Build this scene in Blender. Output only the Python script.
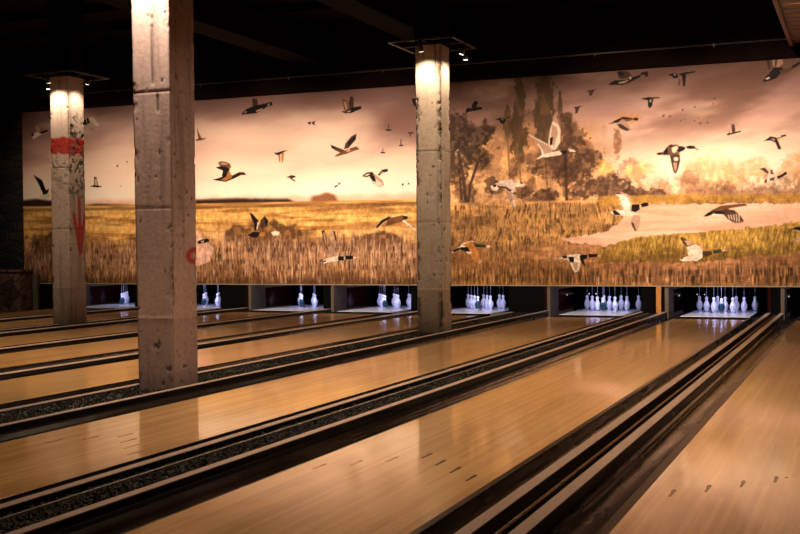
import bpy, bmesh, math, random
import numpy as np
from mathutils import Vector, Matrix

for o in list(bpy.data.objects):
    bpy.data.objects.remove(o, do_unlink=True)
SC = bpy.context.scene
COL = SC.collection
random.seed(7)

# ------------------------------------------------------------------ camera
cam_d = bpy.data.cameras.new('camera')
cam = bpy.data.objects.new('camera', cam_d)
COL.objects.link(cam)
cam_d.sensor_width = 36.0
cam_d.lens = 49.886
cam_d.clip_end = 200
_yaw, _pitch, _roll = 0.3972, 0.0168, -0.0095
_f = Vector((-math.sin(_yaw) * math.cos(_pitch), math.cos(_yaw) * math.cos(_pitch), -math.sin(_pitch)))
_r0 = Vector((math.cos(_yaw), math.sin(_yaw), 0))
_u0 = _r0.cross(_f)
_r = _r0 * math.cos(_roll) + _u0 * math.sin(_roll)
_u = -_r0 * math.sin(_roll) + _u0 * math.cos(_roll)
cam.matrix_world = Matrix(((_r.x, _u.x, -_f.x, 0), (_r.y, _u.y, -_f.y, 0), (_r.z, _u.z, -_f.z, 1.115), (0, 0, 0, 1)))
SC.camera = cam

# ------------------------------------------------------------------ world, exposure
w = bpy.data.worlds.new('world'); SC.world = w; w.use_nodes = True
w.node_tree.nodes['Background'].inputs[0].default_value = (0.5, 0.3, 0.2, 1)
w.node_tree.nodes['Background'].inputs[1].default_value = 0.004
SC.view_settings.view_transform = 'Standard'
SC.view_settings.look = 'None'
SC.view_settings.gamma = 1.0
SC.view_settings.use_curve_mapping = False
SC.view_settings.exposure = 0.0

# ------------------------------------------------------------------ room lamps
def spot(name, loc, aim, power, colour, angle, blend=0.8, radius=0.05, parent=None):
    d = bpy.data.lights.new(name, 'SPOT')
    d.energy = power; d.color = colour; d.spot_size = math.radians(angle); d.spot_blend = blend
    d.shadow_soft_size = radius
    o = bpy.data.objects.new(name, d); COL.objects.link(o)
    v = Vector(aim) - Vector(loc)
    q = v.to_track_quat('-Z', 'Y')
    if parent is not None:
        o.parent = parent
        o.matrix_parent_inverse = Matrix.Identity(4)
        o.location = Vector(loc) - parent.location
    else:
        o.location = loc
    o.rotation_mode = 'QUATERNION'; o.rotation_quaternion = q
    return o

WARM = (1.0, 0.70, 0.44)
MURAL_WARM = (1.0, 0.82, 0.64)
COLUMN_WARM = (1.0, 0.80, 0.58)
# washers on the ceiling throwing light onto the mural
for i, (x, pw, zt) in enumerate([(-14.6, 420, 2.2), (-12.4, 900, 2.1), (-10.2, 1500, 1.9), (-8.0, 1500, 1.9), (-5.8, 900, 1.6),
                             (-3.6, 1500, 2.0), (-1.6, 1700, 2.0), (0.8, 1300, 2.0)]):
    spot('mural_washer', (x, 13.6, 4.85), (x + 0.1, 18.2, zt - 0.3), pw * 1.05, MURAL_WARM, 62, 1.0, 0.06)
# downlights over the lanes
for i, (x, y, pw) in enumerate([(-12.5, 9.0, 330), (-8.6, 9.0, 540), (-4.4, 9.5, 260), (-6.6, 4.4, 120), (-2.6, 5.8, 270), (-0.4, 6.0, 215),
                                (-1.0, 10.8, 230), (-9.5, 13.2, 150), (-3.4, 14.4, 140), (-0.6, 15.0, 130), (-6.9, 14.2, 90), (-13.3, 13.2, 110)]):
    spot('lane_downlight', (x, y, 4.9), (x, y + 0.2, 0), pw * 2.95, WARM, 95, 1.0, 0.10)

# added fill spots without fixtures, brightening the column faces
spot('column_fill', (-2.2, 3.6, 4.9), (-5.15, 7.6, 0.9), 420, WARM, 34, 1.0, 0.08)
spot('column_fill', (-0.2, 8.2, 4.9), (-5.1, 7.7, 0.3), 300, WARM, 24, 1.0, 0.08)
spot('column_fill', (-3.2, 9.4, 4.9), (-5.2, 13.6, 1.9), 760, COLUMN_WARM, 30, 1.0, 0.08)
spot('column_fill', (-8.6, 9.6, 4.9), (-11.2, 13.6, 1.9), 560, COLUMN_WARM, 30, 1.0, 0.08)

# ------------------------------------------------------------------ helpers
def nodes_mat(name):
    m = bpy.data.materials.new(name); m.use_nodes = True
    nt = m.node_tree; b = nt.nodes['Principled BSDF']
    return m, nt, b
def N(nt, t, **kw):
    n = nt.nodes.new(t)
    for k, v in kw.items(): setattr(n, k, v)
    return n
def L(nt, a, b): nt.links.new(a, b)
def mathn(nt, op, a, b=None, c=None):
    n = N(nt, 'ShaderNodeMath', operation=op)
    for i, v in enumerate((a, b, c)):
        if v is None: continue
        if isinstance(v, (int, float)): n.inputs[i].default_value = v
        else: L(nt, v, n.inputs[i])
    return n.outputs[0]
def ramp(nt, fac, stops):
    r = N(nt, 'ShaderNodeValToRGB'); L(nt, fac, r.inputs[0])
    cr = r.color_ramp
    while len(cr.elements) < len(stops): cr.elements.new(0.5)
    for e, (p, c) in zip(cr.elements, stops):
        e.position = p; e.color = (*c, 1)
    return r.outputs[0]
def noise(nt, vec, scale, detail=4, rough=0.55):
    n = N(nt, 'ShaderNodeTexNoise'); n.inputs['Scale'].default_value = scale
    n.inputs['Detail'].default_value = detail; n.inputs['Roughness'].default_value = rough
    L(nt, vec, n.inputs['Vector']); return n.outputs[0]
def objco(nt, scale=(1, 1, 1)):
    tc = N(nt, 'ShaderNodeTexCoord'); mp = N(nt, 'ShaderNodeMapping')
    L(nt, tc.outputs['Object'], mp.inputs[0]); mp.inputs['Scale'].default_value = scale
    return mp.outputs[0]
def bump(nt, b, h, strength, dist=0.01):
    n = N(nt, 'ShaderNodeBump'); n.inputs['Strength'].default_value = strength; n.inputs['Distance'].default_value = dist
    L(nt, h, n.inputs['Height']); L(nt, n.outputs[0], b.inputs['Normal'])
def simple(name, col, rough=0.5, var=0.25, nscale=6, bmp=0.1, metal=0, coat=0, spec=0.5, stretch=(1, 1, 1)):
    m, nt, b = nodes_mat(name)
    v = objco(nt, stretch)
    f = noise(nt, v, nscale)
    c0 = tuple(c * (1 - var) for c in col); c1 = tuple(min(1, c * (1 + var)) for c in col)
    L(nt, ramp(nt, f, [(0.3, c0), (0.7, c1)]), b.inputs['Base Color'])
    b.inputs['Roughness'].default_value = rough; b.inputs['Metallic'].default_value = metal
    b.inputs['Coat Weight'].default_value = coat; b.inputs['Specular IOR Level'].default_value = spec
    if bmp: bump(nt, b, noise(nt, v, nscale * 6), bmp)
    return m
def matte(name, col, rough=0.9, var=0.3, nscale=3): return simple(name, col, rough, var, nscale, 0, spec=0.05)
def emis(name, col, s):
    m, nt, b = nodes_mat(name)
    b.inputs['Base Color'].default_value = (*col, 1)
    b.inputs['Emission Color'].default_value = (*col, 1); b.inputs['Emission Strength'].default_value = s
    return m

class MB:
    def __init__(s): s.v = []; s.f = []; s.sm = []
    def box(s, x0, x1, y0, y1, z0, z1):
        n = len(s.v)
        s.v += [(x0, y0, z0), (x1, y0, z0), (x1, y1, z0), (x0, y1, z0), (x0, y0, z1), (x1, y0, z1), (x1, y1, z1), (x0, y1, z1)]
        for q in ((0, 3, 2, 1), (4, 5, 6, 7), (0, 1, 5, 4), (1, 2, 6, 5), (2, 3, 7, 6), (3, 0, 4, 7)):
            s.f.append(tuple(n + i for i in q)); s.sm.append(False)
        return s
    def extr_y(s, prof, y0, y1, ny=1, close=False, smooth=False):
        """profile points (x,z) swept along y"""
        n = len(s.v); k = len(prof)
        for j in range(ny + 1):
            y = y0 + (y1 - y0) * j / ny
            s.v += [(x, y, z) for x, z in prof]
        for j in range(ny):
            for i in range(k if close else k - 1):
                a = n + j * k + i; b = n + j * k + (i + 1) % k
                s.f.append((a, b, b + k, a + k)); s.sm.append(smooth)
        if close:
            s.f.append(tuple(n + i for i in range(k))[::1]); s.sm.append(False)
            s.f.append(tuple(n + ny * k + i for i in range(k))[::-1]); s.sm.append(False)
        return s
    def lathe(s, prof, seg=24, c=(0, 0, 0)):
        n = len(s.v); k = len(prof)
        for j in range(seg):
            a = 2 * math.pi * j / seg
            s.v += [(c[0] + r * math.cos(a), c[1] + r * math.sin(a), c[2] + z) for r, z in prof]
        for j in range(seg):
            for i in range(k - 1):
                a = n + j * k + i; b = n + ((j + 1) % seg) * k + i
                s.f.append((a, b, b + 1, a + 1)); s.sm.append(True)
        return s
    def tube(s, p, q, r, seg=10, r2=None):
        p = Vector(p); q = Vector(q); d = (q - p).normalized(); r2 = r if r2 is None else r2
        a = d.orthogonal().normalized(); b = d.cross(a); n = len(s.v)
        for c, rr in ((p, r), (q, r2)):
            for j in range(seg):
                t = 2 * math.pi * j / seg
                s.v.append(tuple(c + a * (rr * math.cos(t)) + b * (rr * math.sin(t))))
        for j in range(seg):
            s.f.append((n + j, n + (j + 1) % seg, n + seg + (j + 1) % seg, n + seg + j)); s.sm.append(True)
        s.f.append(tuple(n + seg - 1 - j for j in range(seg))); s.sm.append(False)
        s.f.append(tuple(n + seg + j for j in range(seg))); s.sm.append(False)
        return s
    def build(s, name, mat, parent=None, bevel=0, origin=None):
        me = bpy.data.meshes.new(name)
        v = s.v
        if origin is not None: v = [(a - origin[0], b - origin[1], c - origin[2]) for a, b, c in v]
        me.from_pydata(v, [], s.f); me.polygons.foreach_set('use_smooth', s.sm)
        bm = bmesh.new(); bm.from_mesh(me); bmesh.ops.recalc_face_normals(bm, faces=bm.faces); bm.to_mesh(me); bm.free()
        me.materials.append(mat)
        o = bpy.data.objects.new(name, me); COL.objects.link(o)
        if parent is not None: o.parent = parent
        if origin is not None: o.location = origin
        if bevel:
            md = o.modifiers.new('bevel', 'BEVEL'); md.width = bevel; md.segments = 2; md.limit_method = 'ANGLE'
        return o
def tag(o, label=None, cat=None, group=None, kind=None):
    if label: o['label'] = label
    if cat: o['category'] = cat
    if group: o['group'] = group
    if kind: o['kind'] = kind
    return o
def empty(name, loc):
    o = bpy.data.objects.new(name, None); COL.objects.link(o); o.location = loc; o.empty_display_size = 0.2
    return o
def part(mb, name, mat, parent, bevel=0, label=None):
    """mesh built in world coordinates, parented to an unrotated thing"""
    l = Vector((0, 0, 0)); p = parent
    while p is not None:
        l += p.location; p = p.parent
    mb.v = [(a - l.x, b - l.y, c - l.z) for a, b, c in mb.v]
    o = mb.build(name, mat, parent, bevel)
    if label: o['label'] = label
    return o

# ------------------------------------------------------------------ materials
def lane_material():
    m, nt, b = nodes_mat('lane_maple')
    tc = N(nt, 'ShaderNodeTexCoord'); sep = N(nt, 'ShaderNodeSeparateXYZ'); L(nt, tc.outputs['Object'], sep.inputs[0])
    oi = N(nt, 'ShaderNodeObjectInfo')
    bi = mathn(nt, 'FLOOR', mathn(nt, 'DIVIDE', sep.outputs[0], 0.02703))
    seed = mathn(nt, 'ADD', bi, mathn(nt, 'MULTIPLY', oi.outputs['Random'], 77.0))
    wn = N(nt, 'ShaderNodeTexWhiteNoise', noise_dimensions='1D'); L(nt, seed, wn.inputs['W'])
    yy = mathn(nt, 'FLOOR', mathn(nt, 'DIVIDE', mathn(nt, 'ADD', sep.outputs[1], mathn(nt, 'MULTIPLY', wn.outputs[0], 9.0)), 2.3))
    wn2 = N(nt, 'ShaderNodeTexWhiteNoise', noise_dimensions='2D')
    cv = N(nt, 'ShaderNodeCombineXYZ'); L(nt, seed, cv.inputs[0]); L(nt, yy, cv.inputs[1]); L(nt, cv.outputs[0], wn2.inputs['Vector'])
    mp = N(nt, 'ShaderNodeMapping'); L(nt, tc.outputs['Object'], mp.inputs[0]); mp.inputs['Scale'].default_value = (60, 3, 1)
    grain = noise(nt, mp.outputs[0], 1.0, 6, 0.65)
    mp2 = N(nt, 'ShaderNodeMapping'); L(nt, tc.outputs['Object'], mp2.inputs[0]); mp2.inputs['Scale'].default_value = (1.6, 0.7, 1)
    patch = noise(nt, mp2.outputs[0], 1.3, 4)
    k = mathn(nt, 'ADD', mathn(nt, 'ADD', mathn(nt, 'MULTIPLY', wn2.outputs[0], 0.30), 0.11), mathn(nt, 'MULTIPLY', grain, 0.46))
    k = mathn(nt, 'ADD', k, mathn(nt, 'MULTIPLY', mathn(nt, 'SUBTRACT', patch, 0.5), 0.35))
    c = ramp(nt, k, [(0.12, (0.24, 0.122, 0.042)), (0.36, (0.40, 0.215, 0.078)), (0.60, (0.54, 0.315, 0.120)), (0.9, (0.68, 0.43, 0.185))])
    # seams between boards
    fr = mathn(nt, 'FRACT', mathn(nt, 'DIVIDE', sep.outputs[0], 0.02703))
    seam = mathn(nt, 'GREATER_THAN', fr, 0.955)
    mx = N(nt, 'ShaderNodeMixRGB'); L(nt, mathn(nt, 'MULTIPLY', seam, 0.35), mx.inputs[0]); L(nt, c, mx.inputs[1]); mx.inputs[2].default_value = (0.18, 0.08, 0.03, 1)
    L(nt, mx.outputs[0], b.inputs['Base Color'])
    b.inputs['Roughness'].default_value = 0.30
    b.inputs['Coat Weight'].default_value = 0.85; b.inputs['Specular IOR Level'].default_value = 0.35
    cr = ramp(nt, patch, [(0.3, (0.05,) * 3), (0.7, (0.13,) * 3)])
    L(nt, cr, b.inputs['Coat Roughness'])
    bn = N(nt, 'ShaderNodeBump'); bn.inputs['Strength'].default_value = 0.05; bn.inputs['Distance'].default_value = 0.004
    mp3 = N(nt, 'ShaderNodeMapping'); L(nt, tc.outputs['Object'], mp3.inputs[0]); mp3.inputs['Scale'].default_value = (22, 1.6, 1)
    L(nt, noise(nt, mp3.outputs[0], 1.0, 3), bn.inputs['Height']); L(nt, bn.outputs[0], b.inputs['Coat Normal']); L(nt, bn.outputs[0], b.inputs['Normal'])
    return m
M = {}
M['lane'] = lane_material()
M['arrow'] = simple('dark_inlay', (0.035, 0.018, 0.010), 0.2, 0.3)
M['faint_arrow'] = simple('faint_inlay', (0.30, 0.135, 0.05), 0.2, 0.2)
def gutter_material():
    m, nt, b = nodes_mat('gutter_plastic')
    v = objco(nt, (3, 0.8, 3)); f = noise(nt, v, 1.2, 5)
    L(nt, ramp(nt, f, [(0.3, (0.005, 0.003, 0.0025)), (0.75, (0.024, 0.014, 0.010))]), b.inputs['Base Color'])
    L(nt, ramp(nt, f, [(0.3, (0.16,) * 3), (0.7, (0.34,) * 3)]), b.inputs['Roughness'])
    bump(nt, b, noise(nt, objco(nt, (6, 1.5, 6)), 1.5, 3), 0.35, 0.02)
    return m
M['gutter'] = gutter_material()
M['flange'] = simple('black_flange', (0.007, 0.005, 0.0045), 0.35, 0.3, 20, spec=0.25)
M['cap'] = simple('cap_strip', (0.34, 0.25, 0.22), 0.32, 0.12, 3, 0.05, stretch=(1, 0.3, 1))
M['riser'] = simple('glossy_black_riser', (0.0035, 0.0025, 0.0025), 0.28, 0.3, 12, 0.2, spec=0.3)
M['bed'] = simple('divider_bed', (0.010, 0.008, 0.007), 0.75, 0.3, 30)
M['gravel'] = simple('black_gravel', (0.0065, 0.0048, 0.0038), 0.32, 0.85, 45, 0.4, spec=0.12)
M['ridge'] = simple('rail_wood', (0.10, 0.05, 0.025), 0.28, 0.3, 8)
M['black'] = matte('black_paint', (0.0022, 0.0018, 0.0018))
M['dark_red'] = simple('dark_red_laminate', (0.022, 0.004, 0.003), 0.16, 0.3, 5, 0.0, coat=0.0, spec=0.35)
M['beige'] = simple('beige_laminate', (0.10, 0.074, 0.046), 0.45, 0.12, 5)
M['orange_wood'] = simple('varnished_wood', (0.42, 0.17, 0.045), 0.35, 0.3, 10, stretch=(8, 8, 1))
M['deck'] = simple('pin_deck_white', (0.64, 0.64, 0.74), 0.25, 0.05, 6, 0, coat=0.4)
M['pin'] = simple('pin_plastic', (0.78, 0.77, 0.82), 0.25, 0.02, 5, 0, coat=0.5)
M['teal'] = simple('teal_plastic', (0.004, 0.05, 0.07), 0.25, 0.1, 5, 0, coat=0.5)
M['cord'] = simple('pin_cord', (0.30, 0.30, 0.36), 0.7, 0.05)
M['curtain'] = matte('pit_curtain', (0.0008, 0.0008, 0.0012))
M['metal'] = simple('dark_metal', (0.03, 0.026, 0.022), 0.4, 0.2, 20, metal=0.5)
M['conduit'] = simple('conduit_metal', (0.16, 0.13, 0.11), 0.4, 0.2, 20, metal=0.7)
M['bright_metal'] = simple('worn_metal', (0.45, 0.40, 0.35), 0.35, 0.2, 20, metal=0.9)
M['trim'] = simple('mural_edge_trim', (0.30, 0.25, 0.17), 0.4, 0.25, 4, metal=0.3)
M['lens'] = emis('lamp_lens', (1.0, 0.82, 0.6), 6)
M['tube'] = emis('violet_tube', (0.60, 0.58, 1.0), 5)
M['dot'] = emis('sensor_dot', (0.75, 0.8, 0.9), 0.5)
M['ceiling'] = matte('ceiling_paint', (0.008, 0.0032, 0.0022), 0.95, 0.4, 0.8)
M['beam'] = matte('beam_paint', (0.004, 0.002, 0.0015))
M['soffit'] = matte('soffit_panel', (0.009, 0.0036, 0.0030))
M['wall'] = matte('dark_wall', (0.005, 0.0035, 0.003))
M['slat'] = simple('slat_wood', (0.15, 0.06, 0.022), 0.6, 0.4, 6, stretch=(1, 8, 8))
M['approach'] = simple('approach_wood', (0.35, 0.19, 0.08), 0.3, 0.25, 6, stretch=(8, 0.6, 1))
def stone_material(name, c0, c1, scale, stretch):
    m, nt, b = nodes_mat(name)
    v = objco(nt, stretch)
    vo = N(nt, 'ShaderNodeTexVoronoi'); vo.inputs['Scale'].default_value = scale; L(nt, v, vo.inputs['Vector'])
    vd = N(nt, 'ShaderNodeTexVoronoi', feature='DISTANCE_TO_EDGE'); vd.inputs['Scale'].default_value = scale; L(nt, v, vd.inputs['Vector'])
    sx = N(nt, 'ShaderNodeSeparateColor'); L(nt, vo.outputs['Color'], sx.inputs[0])
    c = ramp(nt, sx.outputs[0], [(0.1, c0), (0.9, c1)])
    e = ramp(nt, vd.outputs[0], [(0.0, (0.15,) * 3), (0.06, (1,) * 3)])
    mx = N(nt, 'ShaderNodeMixRGB', blend_type='MULTIPLY'); mx.inputs[0].default_value = 1
    L(nt, c, mx.inputs[1]); L(nt, e, mx.inputs[2]); L(nt, mx.outputs[0], b.inputs['Base Color'])
    b.inputs['Roughness'].default_value = 0.7
    bump(nt, b, e, 0.8, 0.03)
    return m
M['stone'] = stone_material('rubble_stone', (0.05, 0.025, 0.015), (0.17, 0.085, 0.05), 5, (1, 1, 1))
M['log_wall'] = stone_material('stacked_logs', (0.001, 0.001, 0.0005), (0.022, 0.010, 0.006), 3.4, (0.55, 1, 1.9))
def vcol_material(name, attr, rough, nscale, bstr, var=0.12, coat=0.0):
    m, nt, b = nodes_mat(name)
    a = N(nt, 'ShaderNodeAttribute', attribute_name=attr)
    v = objco(nt); f = noise(nt, v, nscale, 6, 0.7)
    mx = N(nt, 'ShaderNodeMixRGB', blend_type='MULTIPLY'); mx.inputs[0].default_value = 1
    L(nt, a.outputs['Color'], mx.inputs[1]); L(nt, ramp(nt, f, [(0.25, (1 - var,) * 3), (0.75, (1 + var,) * 3)]), mx.inputs[2])
    L(nt, mx.outputs[0], b.inputs['Base Color']); b.inputs['Roughness'].default_value = rough; b.inputs['Specular IOR Level'].default_value = 0.12
    if bstr: bump(nt, b, f, bstr, 0.006)
    return m
M['mural'] = vcol_material('printed_mural', 'print', 0.6, 40, 0.0, 0.015)
M['concrete'] = vcol_material('board_marked_concrete', 'tint', 0.75, 28, 0.5, 0.22)

# ------------------------------------------------------------------ dimensions
LW = 1.0541
LANE_L = [-0.921, -2.700, -4.659, -6.911, -8.720, -10.454, -12.649, -14.623]   # left edge of every lane, right to left
Y0, YE, YWALL, YPIN = 0.5, 17.20, 18.2, 18.8
ORD = ['rightmost lane', 'second lane from the right', 'third lane from the right', 'fourth lane from the right', 'fifth lane from the right',
       'sixth lane from the right', 'seventh lane from the right', 'leftmost lane']
PIT = ['rightmost pit', 'second pit from the right', 'third pit from the right', 'fourth pit from the right', 'fifth pit from the right',
       'sixth pit from the right', 'seventh pit from the right', 'leftmost pit']
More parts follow.
